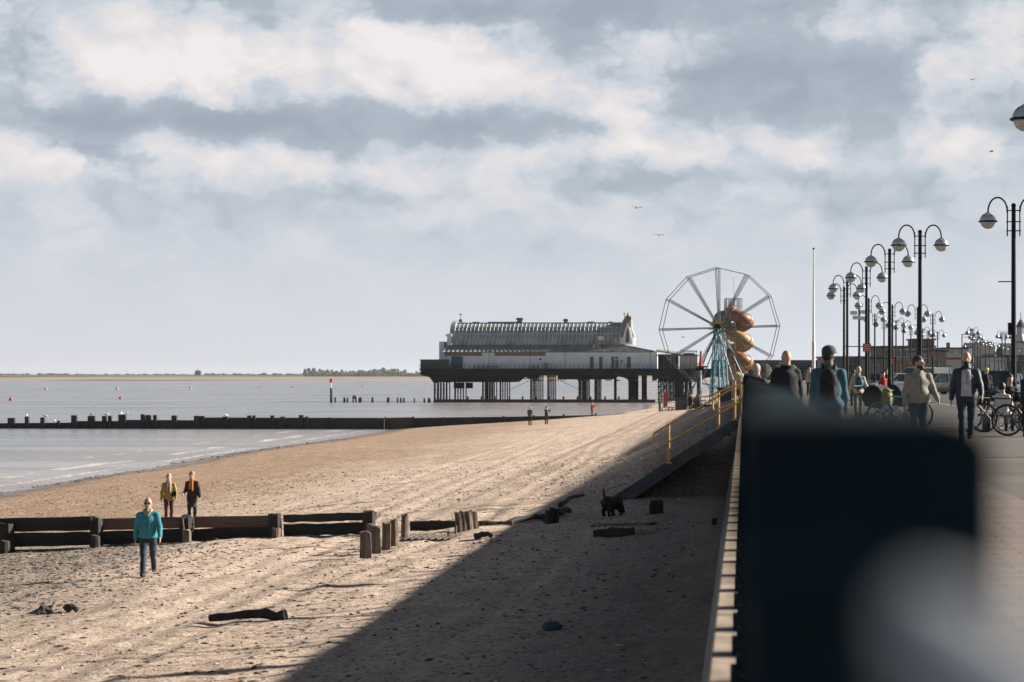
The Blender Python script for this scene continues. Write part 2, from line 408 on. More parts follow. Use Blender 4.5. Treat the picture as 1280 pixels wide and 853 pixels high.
# ------------------------------------------------------------------ promenade, road, sea wall
mconc = mat('wall_concrete', (.27, .255, .235), .9, var=.22, scale=1.3, bump=.012, bscale=22)
mcope = mat('coping_concrete', (.38, .30, .23), .88, var=.25, scale=3.2, bump=.006, bscale=60)
def paver_material():
    m = bpy.data.materials.new('pavers'); m.use_nodes = True; h = G(m.node_tree); b = m.node_tree.nodes['Principled BSDF']
    tc = h.n('ShaderNodeTexCoord').outputs['Object']
    br = h.n('ShaderNodeTexBrick'); h.put(br.inputs['Vector'], tc); br.inputs['Scale'].default_value = 1
    br.inputs['Brick Width'].default_value = .42; br.inputs['Row Height'].default_value = .21; br.inputs['Mortar Size'].default_value = .012
    br.inputs['Color1'].default_value = (.17, .13, .112, 1); br.inputs['Color2'].default_value = (.22, .175, .15, 1); br.inputs['Mortar'].default_value = (.09, .075, .065, 1)
    n = h.noise(tc, .8, 6, .65)[0]
    h.put(b.inputs['Base Color'], h.mix(h.mr(n, .35, .7, 0, .55), br.outputs[0], (.115, .097, .088)))
    h.put(b.inputs['Roughness'], h.mr(n, .3, .7, .62, .85))
    bp = h.n('ShaderNodeBump'); bp.inputs['Distance'].default_value = .004; h.put(bp.inputs['Height'], h.m('SUBTRACT', 1., br.outputs[1])); h.put(b.inputs['Normal'], bp.outputs[0])
    return m
mpav = paver_material()
masph = mat('buff_asphalt', (.12, .103, .092), .82, var=.16, scale=.5, bump=.004, bscale=90)
mroad = mat('road_asphalt', (.052, .052, .055), .85, var=.2, scale=.6, bump=.003, bscale=90)
mkerb = mat('kerb_stone', (.33, .31, .29), .85, var=.15, scale=3)
def shore_u(v):                                  # the coast bends to the right beyond the stairs
    return 0. if v < 300 else (v-300)**1.15*.055
def strip(name, ul, ur, z, m, v0=-12, v1=640, kind='structure', thick=0):
    vs_ = [v0] + [float(q) for q in range(20, int(v1), 20)] + [v1]; b = MB(); n = len(vs_)
    vv = []; fs = []
    for v in vs_:
        o = shore_u(v); vv += [(ul(v) if callable(ul) else ul+o, v, z), (ur(v) if callable(ur) else ur+o, v, z)]
    for i in range(n-1): fs.append((2*i, 2*i+1, 2*i+3, 2*i+2))
    if thick:
        k = len(vv); vv += [(a, q, z-thick) for a, q, _ in vv]
        for i in range(n-1): fs += [(2*i, 2*i+2, k+2*i+2, k+2*i), (2*i+1, k+2*i+1, k+2*i+3, 2*i+3)]
        fs += [(0, k, k+1, 1)]
    b.add(vv, fs); return tag(b.build(name, m, rz=-TH), kind=kind)
strip('town_ground', 9.0, lambda v: 1500., PZ-.13, mroad, -12, 640)
b = MB(); b.add([(-40, 640, PZ-.13), (6000, 640, PZ-.13), (6000, 3000, PZ-.13), (260, 3000, PZ-.13), (60, 700, PZ-.13)], [(0, 1, 2, 3, 4)])
b.v[0] = (shore_u(640), 640, PZ-.13)
tag(b.build('far_town_ground', mat('town_ground', (.12, .12, .11), .9, scale=.05), rz=-TH), kind='structure')
strip('promenade_paving', .32, 3.0, PZ, mpav)
strip('promenade_path', 3.0, 8.8, PZ-.002, masph)
strip('kerb', 8.8, 9.02, PZ+.004, mkerb, thick=.16)
# white bay lines on the road
b = MB()
for i in range(60):
    v = 60+i*5.2; o = shore_u(v); b.add([(11+o, v, PZ-.126), (15.5+o, v, PZ-.126), (15.5+o, v+.1, PZ-.126), (11+o, v+.1, PZ-.126)], [(0, 1, 2, 3)])
tag(b.build('road_markings', mat('road_paint', (.72, .72, .70), .7, var=.1), rz=-TH), kind='structure')

wall = thing('sea_wall', 'long battered concrete sea wall along the promenade with pale sunlit coping', 'sea wall')
wall.rotation_euler.z = -TH
b = MB(); vs_ = [-10.] + list(range(10, 640, 10)); secs = []
for v in vs_:
    o = shore_u(v); n_ = .02*math.sin(v*1.3)
    secs.append([(o-.12, v, PZ-.16), (o+.33, v, PZ-.16), (o+.33, v, -.5), (o-.9, v, .6), (o-.62+n_, v, 2.1)])
b.loft(secs); b.build('wall_face', mconc, wall)
b = MB(); v = 1.0
while v < 300:
    b.box((.085, v+.574, PZ-.075+.0015*((int(v*7)) % 3)), (.49, 1.134, .17)); v += 1.15
b.build('coping', mcope, wall, bevel=.012)
b = MB(); vs2 = [q for q in vs_ if q >= 300]
b.loft([[(shore_u(v)-.16, v, PZ+.01), (shore_u(v)+.33, v, PZ+.01), (shore_u(v)+.33, v, PZ-.16), (shore_u(v)-.16, v, PZ-.16)] for v in vs2]); b.build('far_coping', mcope, wall)

# railing: stepped cast posts, two pipe rails, a broad flat handrail just under the camera
miron = mat('navy_iron', (.010, .021, .029), .85, var=.2, scale=9, bump=.0012, bscale=60, spec=.07)
rail = thing('promenade_railing', 'dark navy iron railing on the sea wall, huge and blurred in the foreground', 'railing')
rail.rotation_euler.z = -TH
UR, RH = .040, CZ-.0225                          # centre line and top of the handrail
post = MB()
post.box((0, 0, .04), (.20, .20, .08)); post.box((0, 0, .10), (.155, .155, .05)); post.box((0, 0, .15), (.11, .11, .06))
post.lathe([(.058, .09), (.058, .11), (.040, .13), (.034, .17), (.043, .19), (.043, .215), (.032, .235), (.030, .50), (.040, .52), (.040, .56), (.030, .58), (.028, 1.02), (.042, 1.05), (.042, 1.09), (.030, 1.11), (.030, 1.27)], n=12)
post.box((0, 0, 1.285), (.10, .12, .03))
pm = None
for i in range(98):
    v = 1.42+1.15*i
    if pm is None: pm = post.build('post', miron, rail, smooth='auto', loc=(UR, v, PZ+.01))
    else:
        c = pm.copy(); C.objects.link(c); c.location = (UR, v, PZ+.01)
b = MB()
for i in range(98, 250):
    v = 1.42+1.15*i; b.box((UR, v, PZ+.64), (.07, .08, 1.26))
tag(b.build('far_posts', miron, rail), kind='stuff')
for name, hz_, r_ in (('lower_rail', .50, .021), ('middle_rail', .90, .021)):
    b = MB(); b.tube([(UR, 1.3, PZ+hz_+.04), (UR, 290, PZ+hz_+.04)], .011, 8); b.build(name, miron, rail, smooth='auto')
b = MB(); hw = .038                                # handrail: rounded top, lipped sides, blunt near end
prof = [(-hw, -.052), (-hw-.004, -.035), (-hw, -.018), (-hw*.8, -.005), (-hw*.4, 0), (hw*.4, 0), (hw*.8, -.005), (hw, -.018), (hw+.004, -.035), (hw, -.052)]
b.prism([(UR+x, RH+z) for x, z in prof], 1.5, 12); b.build('handrail', miron, rail)
b = MB(); b.prism([(UR+x*.5, RH+z*.7) for x, z in prof], 12, 290); b.build('handrail', miron, rail)
b = MB(); b.prism([(-.001, RH-.09), (-.001, RH-.004), (.004, RH+.0015), (.100, RH+.0015), (.112, RH-.004), (.118, RH-.014), (.118, RH-.09)], 1.16, 1.62); b.build('end_fitting', miron, rail)
for v in (3.72, 6.02, 9.47, 14.07, 19.82, 26.72, 34.77, 43.97):      # joint sleeves on the handrail
    b = MB(); b.prism([(UR+x*(1.06), RH+.0055+z*1.03) for x, z in prof], v-.10, v+.10); b.build('joint_sleeve', miron, rail)
b = MB(); b.prism([(.001, RH-.30), (.05, RH-.30), (.09, RH-.16), (.115, RH-.12), (.115, RH-.088), (.001, RH-.088)], 1.18, 1.60); b.build('end_bracket', miron, rail, bevel=.01)
b = MB(); b.box((.042, 1.45, RH-.60), (.085, .4, .92)); b.build('end_panel', miron, rail)
# pale tapered tube next to the lens, standing in for an unidentified object
mpale = mat('pale_grey', (.33, .36, .40), .6, metal=0., var=.06, scale=8, col2=(.36, .37, .38))
pt = thing('pale_stand_in_tube', 'pale grey tube standing in for an unidentified object, out of focus at the bottom right corner', 'tube'); pt.rotation_euler.z = -TH
b = MB(); b.tube([(.033, .50, CZ-.046), (.035, .48, CZ-.047), (.038, .44, CZ-.050), (.043, .39, CZ-.054), (.048, .35, CZ-.060), (.052, .32, CZ-.072), (.052, .31, CZ-.11), (.052, .31, PZ+.1)], [.002, .007, .011, .0135, .0155, .0165, .016, .015], 20)
b.build('tube', mpale, pt, smooth=True)
b = MB(); b.box((.052, .31, PZ+.06), (.12, .12, .12)); b.build('foot_plate', mpale, pt, bevel=.01)

# ------------------------------------------------------------------ beach stairs with yellow rails
mst = mat('stair_concrete', (.085, .095, .10), .85, var=.2, scale=2.5, bump=.006, bscale=25)
myel = mat('yellow_paint', (.72, .42, .13), .5, var=.10, scale=7)
st = thing('beach_stairs', 'dark concrete stairs down to the beach from the sea wall', 'stairs'); st.rotation_euler.z = -TH
V0 = 75.2; n_ = 15; u0, u1 = -.16, -4.35; zt, zb = PZ, 2.2
b = MB(); pts = []
for i in range(n_):
    ua = u0+(u1-u0)*i/n_; ub = u0+(u1-u0)*(i+1)/n_; z_ = zt-(zt-zb)*(i+1)/n_
    b.box(((ua+ub)/2, V0+1.0, z_-.11), (abs(ub-ua)+.03, 1.7, .16))
b.build('steps', mst, st)
for k, vv in enumerate((V0, V0+2.0)):
    b = MB(); b.prism([(u0, zt+.02), (u0, zt-.29), (u1+.2, zb-.3), (u1-.35, zb-.3), (u1-.1, zb+.02)], vv-.09, vv+.09)
    b.build('stringer', mst, st, bevel=.01)
b = MB(); b.bar((-1.62, V0-.094, 3.90), (-1.70, V0-.094, 3.74), .05, .05, up=(0, 1, 0)); b.bar((-1.70, V0-.094, 3.90), (-1.66, V0-.094, 3.80), .05, .05, up=(0, 1, 0)); b.build('red_graffiti', mat('red_spray', (.25, .04, .04), .7), st)
def slope(u): return zt+(zb-zt)*(u-u0)/(u1-u0)
for k, (vv, ua, ub) in enumerate(((V0-.02, .10, -2.72), (V0+2.02, .12, -.9))):
    yr = thing('stair_handrail', ['long yellow tube handrail on the near side of the beach stairs', 'short yellow tube handrail on the far side of the beach stairs'][k], 'handrail'); yr.rotation_euler.z = -TH
    for nm, dz in (('top_rail', 1.22), ('lower_rail', .68)):
        b = MB(); pts = [(ua, vv, slope(ua)+dz - (.12 if k == 0 and nm == 'top_rail' else 0))]
        if nm == 'top_rail': pts = [(ua+.35, vv, zt+dz-.05), (ua+.02, vv, zt+dz-.04)]
        else: pts = [(ua+.35, vv, zt+dz-.06), (ua, vv, zt+dz-.05)]
        pts.append((ub, vv, slope(ub)+dz)); b.tube(pts, .029, 8); b.build(nm, myel, yr, smooth='auto')
    b = MB(); b.tube([(ub, vv, slope(ub)+1.22), (ub-.07, vv, slope(ub)+1.17), (ub-.09, vv, slope(ub)+1.05), (ub-.09, vv, slope(ub)+.76), (ub-.06, vv, slope(ub)+.69), (ub, vv, slope(ub)+.68)], .029, 8); b.build('end_hoop', myel, yr, smooth='auto')
    for up_ in ((-.28, -2.32) if k == 0 else (-.1, -.8)):
        b = MB(); b.tube([(up_, vv, slope(up_)-.02), (up_, vv, slope(up_)+1.22)], .034, 8); b.box((up_, vv, slope(up_)+.01), (.2, .2, .05)); b.build('rail_post', myel, yr, smooth='auto')
b = MB(); b.add([(0,0,0),(.5,.1,.16),(.62,.5,.02),(.1,.4,.05)],[(0,1,2,3)]); b.add([(.3,-.1,.03),(.75,0,.10),(.8,.1,.03),(.3,.05,.02)],[(0,1,2,3)])
u_, v_, z_, s_ = on_beach(815, 611)
o = b.build('driftwood_board', mat('pale_board', (.45, .45, .46), .7), loc=W(u_, v_, z_+.03)); tag(o, 'bent pale scrap board lying under the foot of the stairs', 'board')
so_ = o.modifiers.new('s', 'SOLIDIFY'); so_.thickness = .03

# ------------------------------------------------------------------ groynes and timber on the beach
mdark = mat('tarred_timber', (.038, .031, .026), .85, var=.35, scale=5, bump=.02, bscale=14, col2=(.012, .012, .011), st=(1, 1, .22))
mdarkh = mat('tarred_plank', (.036, .030, .026), .85, var=.35, scale=5, bump=.02, bscale=14, col2=(.012, .012, .012), st=(.14, 1, 1.4))
mbrown = mat('brown_plank', (.155, .09, .062), .75, var=.25, scale=5, bump=.012, bscale=16, col2=(.085, .05, .035), st=(.12, 1, 1.4))
mweath = mat('weathered_timber', (.20, .155, .12), .9, var=.35, scale=7, bump=.02, bscale=16, col2=(.035, .028, .024), st=(1, 1, .2))
def rough_post(b, c, r, h_, lean=(0, 0), n=9, seed=0, sq=.0):
    rr = random.Random(seed); vs = []; fs = []; L = 7
    prof = [rr.uniform(.82, 1.12) for _ in range(n)]
    tops = [rr.uniform(-.10, .06)*min(1, h_) for _ in range(n)]
    for i in range(L):
        t = i/(L-1); z = -.35 + (h_+.35)*t
        for k in range(n):
            a = 2*math.pi*k/n; q = r*prof[k]*(1.06-.12*t)*rr.uniform(.95, 1.05)*(1 if not sq else 1/max(abs(math.cos(a)), abs(math.sin(a)))*.86)
            vs.append((c[0]+q*math.cos(a)+lean[0]*z, c[1]+q*math.sin(a)+lean[1]*z, c[2]+z+(tops[k] if i == L-1 else 0)))
    for i in range(L-1):
        for k in range(n): fs.append((i*n+k, i*n+(k+1)%n, (i+1)*n+(k+1)%n, (i+1)*n+k))
    fs.append(tuple((L-1)*n+k for k in range(n))); b.add(vs, fs)
def rough_beam(b, a, c, wd, ht, seed=0, amp=.02, seg=10):
    rr = random.Random(seed); a = Vector(a); c = Vector(c); secs = []
    d = (c-a).normalized(); x = d.cross(Vector((0, 0, 1))).normalized(); z = x.cross(d)
    for i in range(seg+1):
        p = a.lerp(c, i/seg); q = []
        for sx, sz in ((-1,-1),(-.2,-1.05),(1,-1),(1.05,0),(1,1),(.2,1.04),(-1,1),(-1.04,0)):
            q.append(p + x*(sx*wd/2+rr.uniform(-amp, amp)*.5) + z*(sz*ht/2+rr.uniform(-amp, amp)))
        secs.append(q)
    b.loft(secs)
G1 = 66.0                                         # the near groyne's line
def gu(x):                                        # u on the groyne's line for a photo column
    k = (x-640)/F; return (k*(G1*CT) - G1*ST)/(CT + k*ST)
def gz(y, u):                                     # height for a photo row on that line
    Yd = -u*ST+G1*CT; return CZ-(y-467)/(F/Yd)
gr = thing('timber_groyne', 'dark tarred timber groyne of posts and planks crossing the near beach', 'groyne'); gr.rotation_euler.z = -TH
for k, (x, yt, wd) in enumerate(((10, 655, .44), (122, 648, .36), (234, 645, .42), (345, 642, .40), (463, 639, .42))):
    u = gu(x); zz = bz(u, G1); b = MB(); rough_post(b, (u, G1-.12, zz), wd/2, gz(yt, u)-zz, seed=k, sq=1, n=12); b.build('post', mdark, gr)
    b = MB(); rough_post(b, (u+.12, G1-.62, zz-.05), .13, .42 if k < 3 else .34, seed=k+20); b.build('stub_post', mweath if k > 1 else mdark, gr)
def plank(x0, x1, ya0, ya1, yb0, yb1, m, seed, off=.12, thick=.12, name='plank'):
    a = gu(x0); c = gu(x1); t0, t1, b0, b1 = gz(ya0, a), gz(ya1, c), gz(yb0, a), gz(yb1, c)
    bb = MB(); rough_beam(bb, (a, G1+off, (t0+b0)/2), (c, G1+off, (t1+b1)/2), thick, ((t0-b0)+(t1-b1))/2, seed, .018); bb.build(name, m, gr)
plank(-60, 118, 650, 646, 666, 663, mdarkh, 1, thick=.2)
plank(-60, 112, 668.5, 666, 686, 681, mdarkh, 2)
plank(127, 336, 648.5, 645, 662.5, 658.5, mbrown, 3)
plank(119, 336, 664, 660, 682, 674, mdarkh, 4, .1)
plank(354, 470, 644, 641, 653.5, 650, mdarkh, 5, .1, .2)
plank(354, 456, 656, 654.5, 671, 667, mdarkh, 6)
plank(512, 580, 652.5, 651, 664, 662, mdarkh, 7)
plank(594, 640, 651.5, 652.5, 662, 661, mweath, 8)
plank(-60, 340, 688, 680, 694, 685, mweath, 9, -.1, .15, 'footing_beam')
b = MB()
for k in range(9):
    a = k/8*math.pi; b.ball((gu(240)+.12*math.cos(a*2), G1-.40, gz(650, gu(240))-.1-.35*math.sin(a)), .045, 6, 4)
b.tube([(gu(232), G1-.36, gz(648, gu(232))), (gu(234), G1-.42, gz(662, gu(234))), (gu(240), G1-.42, gz(670, gu(240))), (gu(246), G1-.4, gz(660, gu(246))), (gu(245), G1-.36, gz(648, gu(245)))], .03, 6)
b.build('rope', mat('old_rope', (.12, .095, .07), .95), gr)
LAB = ['tallest weathered post nearest the camera in the row of five', 'second nearest weathered post in the row of five', 'middle weathered post of the row of five stumps', 'fourth weathered post from the camera in the row of five', 'farthest forked post of the row of five stumps']
for k, (x, yt, yb, wd) in enumerate(((457, 665, 698, .30), (470, 658, 692, .27), (483, 653, 687, .25), (494, 650, 682, .24), (506, 643, 672, .24))):
    u, v, z, s = on_beach(x, yb); b = MB(); rough_post(b, (0, 0, 0), wd/2, (yb-yt)/s, (random.uniform(-.03, .03), 0), seed=40+k, sq=1 if k < 3 else 0)
    tag(b.build('timber_post', mweath, loc=W(u, v, z)), LAB[k], 'post', 'row of standing groyne posts')
LAB = ['broken stump cluster, left half, at the end of the low board', 'broken stump cluster, right half, leaning beside its neighbour', 'twisted rotten stump at the edge of the shade']
for k, (x, yt, yb, wd, n2) in enumerate(((581, 637, 664, .42, 3), (591, 640, 661, .28, 2), (690, 635, 655, .34, 3))):
    u, v, z, s = on_beach(x, yb); b = MB()
    for j in range(n2): rough_post(b, ((j-n2/2+.5)*wd/n2, .05*j, 0), wd/n2*.75, (yb-yt)/s*random.uniform(.8, 1.05), (random.uniform(-.12, .12), 0), seed=60+k*5+j)
    tag(b.build('timber_stump', mweath if k < 2 else mdark, loc=W(u, v, z)), LAB[k], 'stump')
def log(name, label, x0, y0, x1, y1, r, m, cat='driftwood', lift=.6, seed=1, sect=8, bend=.06):
    ua, va, za, _ = on_beach(x0, y0); ub, vb, zb_, _ = on_beach(x1, y1); rr = random.Random(seed)
    a = W(ua, va, za+r*lift); c = W(ub, vb, zb_+r*lift); o0 = a.copy(); pts = []; rs = []
    for i in range(9):
        t = i/8; p = a.lerp(c, t)-o0; p.z += rr.uniform(-.3, .3)*r + bend*math.sin(math.pi*t); pts.append(p); rs.append(r*(1-.35*t if True else 1)*rr.uniform(.85, 1.12))
    b = MB(); b.tube(pts, rs, 9); return tag(b.build(name, m, loc=o0), label, cat)
log('driftwood_log', 'long dark driftwood log lying alone on the sunlit sand in the foreground', 357, 775, 262, 779, .095, mdark, seed=2)
log('driftwood_log', 'small forked pale driftwood near the left edge', 76, 757, 64, 768, .06, mweath, seed=3, bend=.1)
log('driftwood_log', 'short dark driftwood piece near the left edge', 46, 769, 64, 767, .075, mdark, seed=4)
log('driftwood_log', 'tiny cut log with an orange end near the left edge', 82, 766, 97, 766, .075, mdark, seed=5)
log('driftwood_log', 'dark stick lying on sunlit sand left of the shade line', 594, 674, 615, 672, .085, mdark, seed=6)
log('fallen_beam', 'dark rotten beam running from the low groyne board to the shade', 636, 656, 680, 648, .10, mdark, 'beam', seed=7)
log('fallen_beam', 'thin dark pole propped on the twisted stump at the shade line', 700, 638, 729, 622, .075, mdark, 'beam', lift=2.2, seed=8)
log('fallen_beam', 'dark beam end between the twisted stump and the shade', 682, 652, 712, 641, .13, mdark, 'beam', seed=9)
# plank lying in the shade on a stub, and a lone dark stump
def slab(name, label, x0, y0, x1, y1, wd, th, m, lift, cat):
    ua, va, za, _ = on_beach(x0, y0); ub, vb, zb_, _ = on_beach(x1, y1); o0 = W(ua, va, za)
    b = MB(); rough_beam(b, Vector((0, 0, lift)), W(ub, vb, zb_)-o0+Vector((0, 0, lift)), wd, th, 3, .015); return tag(b.build(name, m, loc=o0), label, cat)
slab('timber_plank', 'long thin weathered plank lying in the shade below the dog', 743, 668, 816, 666, .35, .06, mweath, .22, 'plank')
slab('timber_block', 'thick dark timber block under the plank in the shade', 743, 671, 792, 668, .3, .2, mdark, .06, 'block')
for x, yt, yb, wd, lb in ((820, 625, 643, .46, 'squat black stump standing alone in the shade right of the dog'), (766, 660, 668, .26, 'small dark stub post behind the plank in the shade'),
                          (893, 648, 657, .16, 'dark lump against the foot of the sea wall')):
    u, v, z, s = on_beach(x, yb); b = MB(); rough_post(b, (0, 0, 0), wd/2, (yb-yt)/s, seed=int(x), sq=1, n=12); tag(b.build('timber_stump', mdark, loc=W(u, v, z)), lb, 'stump')
for k, (x, yt, yb) in enumerate(((560, 664, 675), (569, 657, 668))):
    u, v, z, s = on_beach(x, yb); b = MB(); b.tube([(0, 0, -.1), (.02, 0, (yb-yt)/s)], .035, 6)
    tag(b.build('wooden_stake', mweath, loc=W(u, v, z)), ['thin stake in the sand, left of the pair by the low board', 'thin stake in the sand, right of the pair by the low board'][k], 'stake')
# low slatted remains between the posts and the stakes
u, v, z, s = on_beach(535, 673); t = thing('slatted_mat', 'half buried row of pale slats beside the standing posts', 'slats', W(u, v, z), -TH)
for k in range(8):
    b = MB(); b.bar((-.55+k*.17, -.7, .02), (-.42+k*.17, .7, .05), .07, .05); b.build('slat', mweath, t)
b = MB(); b.ball((0, 0, .05), .16, 8, 5, (1, .8, .6)); u, v, z, s = on_beach(690, 788)
o = b.build('beach_rock', mat('blue_rock', (.05, .07, .08), .7, scale=9), loc=W(u, v, z)); tag(o, 'small blue grey rock lying in the shaded foreground', 'rock')
# seaweed, stones and shell scattered over the sand
def scatter(name, label, n, m, rmin, rmax, seed, zone, flat=.5):
    rr = random.Random(seed); b = MB()
    oct_ = [(1,0,0),(-1,0,0),(0,1,0),(0,-1,0),(0,0,1),(0,0,-1)]
    fs = [(0,2,4),(2,1,4),(1,3,4),(3,0,4),(2,0,5),(1,2,5),(3,1,5),(0,3,5)]
    P = [zone(rr) for _ in range(n)]; Zs = beach_z(np.array([p[0] for p in P]), np.array([p[1] for p in P]))
    for (u, v), z in zip(P, Zs):
        r = rmin+(rmax-rmin)*rr.random()**3; a = rr.random()*6.28; ca, sa = math.cos(a), math.sin(a); ex = rr.uniform(1, 2.2)
        vs = []
        for x, y, q in oct_:
            x *= r*ex*rr.uniform(.8, 1.2); y *= r*rr.uniform(.6, 1.2); vs.append((u+x*ca-y*sa, v+x*sa+y*ca, z+r*flat*.4+q*r*flat*rr.uniform(.8, 1.2)))
        b.add(vs, fs)
    o = b.build(name, m, rz=-TH); return tag(o, label, 'stones', kind='stuff')
def zone_all(r):
    v = 26+95*r.random()**1.4; return (-1.0-34*r.random(), v)
def zone_gravel(r):
    v = r.uniform(45, 66); return (-13.5-9*r.random()+r.gauss(0, 1), v)
def zone_tide(r):
    v = r.uniform(80, 230); return (-39+r.gauss(0, 1.0)+(vnoise(np.array([v*.05]), np.array([0.]), 4)[0]-.5)*3, v)
scatter('beach_stones', 'scattered dark stones and weed over the sand', 15000, mat('dark_stone', (.09, .07, .055), .9, scale=3), .008, .048, 5, zone_all)
scatter('beach_shells', 'scattered pale shells over the sand', 6000, mat('shell', (.66, .60, .52), .7, scale=3), .008, .042, 6, zone_all)
scatter('shingle', 'grey shingle patch before the groyne at the left', 6000, mat('grey_shingle', (.16, .145, .13), .85, var=.35, scale=1.5), .012, .05, 7, zone_gravel)
def zone_wrack(r):
    q = r.choice((-6.4, -7.6, -9.3, -12.2, -15.5, -19.)); v = 30+90*r.random()**1.3
    return (q+math.sin(v*.11+q)*.9+r.gauss(0, .10+.25*r.random()), v)
scatter('wrack_lines', 'broken lines of dry weed and grit along the beach', 3200, mat('dry_weed', (.10, .075, .05), .9, scale=3), .012, .06, 9, zone_wrack, .3)
scatter('tide_line_weed', 'dark line of weed and stones along the water', 1500, mat('wet_weed', (.06, .05, .035), .7, scale=3), .02, .085, 8, zone_tide)

# the far groyne, out into the sea
G2 = 270.5
def u_on(x, G_): k = (x-640)/F; return (k*(G_*CT) - G_*ST)/(CT + k*ST)
def z_on(y, u, G_): return CZ-(y-467)/(F/(-u*ST+G_*CT))
g2 = thing('timber_groyne', 'long dark groyne with square posts running from the mid beach into the sea', 'groyne'); g2.rotation_euler.z = -TH
mgr = mat('wet_timber', (.030, .032, .030), .7, var=.3, scale=.8, bump=.01, bscale=8)
mgr2 = mat('brown_wet_timber', (.085, .055, .04), .7, var=.3, scale=.8)
def seg2(x0, x1, y0, y1, m=None):
    a, c = u_on(x0, G2), u_on(x1, G2); zt0, zt1 = z_on(y0, a, G2), z_on(y1, c, G2); b = MB()
    b.prism([(a, -1.2), (c, -1.2), (c, zt1), (a, zt0)], G2-.15, G2+.15); b.build('boarding', m or mgr, g2)
seg2(-80, 90, 530, 528.4); seg2(90, 158, 526.5, 526.5); seg2(158, 242, 525, 525.5); seg2(243, 340, 522, 522.3); seg2(340, 480, 522.3, 522.6)
seg2(482, 517, 522.5, 521.8, mgr2); seg2(517.5, 640, 522.6, 521); seg2(640, 700, 521, 520); seg2(700, 784, 520, 518); seg2(784, 850, 517.6, 514)
for x, yt, wd in ((15, 522.5, .8), (34.5, 521, .45), (54, 522, .45), (74, 526, .3), (93.5, 519.3, .65), (115, 520, .8), (131, 520, .45), (138, 520, .4), (151, 518.5, .4), (155, 518.5, .6), (179, 518, .4), (184, 519, .25), (187.5, 519, .3), (194.5, 519, .4), (218.5, 519.5, .6), (247, 520, .7), (254, 520, .4), (282, 521, .6), (312, 519.5, .4), (318, 519.5, .35), (341, 519.5, .4), (354, 521, .5), (377, 519, .5), (384, 521, .4), (413, 522, .3), (482, 521.5, .16), (517, 521, .2), (555, 521.5, .16), (592, 521, .16), (630, 520, .2), (668, 519.5, .2), (705, 518, .2), (745, 517, .2)):
    u = u_on(x, G2); b = MB(); h_ = z_on(yt, u, G2); b.box((u, G2-.16, (h_-1.3)/2), (wd, .5, h_+1.3)); b.build('post', mgr, g2)
# row of old piles before the pier head, and the line of piles under the pier
G3 = 520.
for k, (x, w_, yt, nm) in enumerate(((419, .4, 497, 'leftmost'), (430.5, .5, 497, 'second'), (434.5, .45, 497.5, 'third'), (441.5, .3, 495.5, 'fourth'), (445, .35, 497, 'fifth'), (450.5, .8, 497, 'sixth, wide'), (465.5, .45, 497, 'seventh'), (485.5, .75, 497, 'eighth, wide'), (497, .35, 497.5, 'ninth'), (501, .4, 497.5, 'tenth'), (504.8, .4, 497.5, 'eleventh'), (518, .4, 498, 'twelfth'), (530.5, .4, 498, 'thirteenth'), (536.5, .75, 498, 'rightmost, wide'))):
    u = u_on(x, G3); z_ = z_on(yt, u, G3); b = MB(); rough_post(b, (0, 0, 0), w_*.55, z_, seed=k, sq=1, n=12)
    tag(b.build('old_pile', mgr, loc=W(u, G3, 0)), f'{nm} black pile from the left in the row leading to the pier head', 'pile', 'old piles in the water left of the pier')
b = MB(); 
t = thing('sunken_breakwater', 'low dark timber breakwater with stub posts at the foot of the pier', 'breakwater'); t.rotation_euler.z = -TH
b.box((u_on(680, G3), G3, .2), (48, .4, 1.0)); b.build('boarding', mgr, t)
for x in (551, 569, 585, 602, 620, 637, 653.5, 671, 687, 704.5, 722, 738.5, 756.5, 773.5, 790, 808):
    b = MB(); u = u_on(x, G3); b.box((u, G3-.25, .4), (.36, .36, 1.9)); b.build('post', mgr, t)
# marker post with a red can
u = u_on(414, G3); t = thing('beacon_post', 'dark marker post with a white band and a red top in the sea', 'marker post', W(u, G3, 0))
b = MB(); b.tube([(0, 0, -1), (0, 0, 3.1)], .27, 10); b.build('post', mgr, t)
b = MB(); b.tube([(0, 0, 3.1), (0, 0, 4.3)], .11, 10); b.build('white_band', mat('white_paint', (.8, .8, .8), .5, var=.04), t)
b = MB(); b.tube([(0, 0, 4.3), (0, 0, 5.1)], .33, 12); b.build('red_top', mat('red_paint', (.50, .035, .03), .5, var=.08), t)
# buoys
mby = mat('yellow_buoy', (.50, .36, .16), .5); mbr = mat('red_buoy', (.42, .05, .04), .5)
def buoy(x, y, r, m, lb):
    s = (y-467)/CZ*1.0; s = max(s, .5); p = at(x, 467, s); p.z = r*.3; b = MB(); b.ball((0, 0, 0), r, 10, 8); b.tube([(0, 0, r*.8), (0, 0, r*1.5)], r*.2, 6)
    tag(b.build('buoy', m, loc=p, smooth='auto'), lb, 'buoy', 'mooring buoys on the sea')
buoy(57.5, 487, .62, mby, 'yellow buoy farthest left in the upper row'); buoy(146.5, 487, .62, mby, 'yellow buoy straight above a red one'); buoy(238, 485.5, .6, mby, 'yellow buoy third from the left in the upper row')
buoy(13.5, 501, .50, mbr, 'red buoy near the left edge'); buoy(150.5, 499, .46, mbr, 'red buoy above the broken groyne posts')
buoy(325, 484.5, .45, mby, 'small yellow buoy halfway to the marker post'); buoy(365, 484.5, .45, mbr, 'small red buoy left of the marker post')
buoy(453, 483.5, .42, mbr, 'small red buoy just right of the marker post'); buoy(484.5, 482.5, .42, mby, 'small yellow buoy, left of a close pair'); buoy(488.5, 482.5, .35, mby, 'tiny yellow buoy, right of a close pair')
buoy(509.5, 482, .42, mby, 'small yellow buoy second nearest the pier head'); buoy(532, 481.5, .42, mby, 'small yellow buoy nearest the pier head')
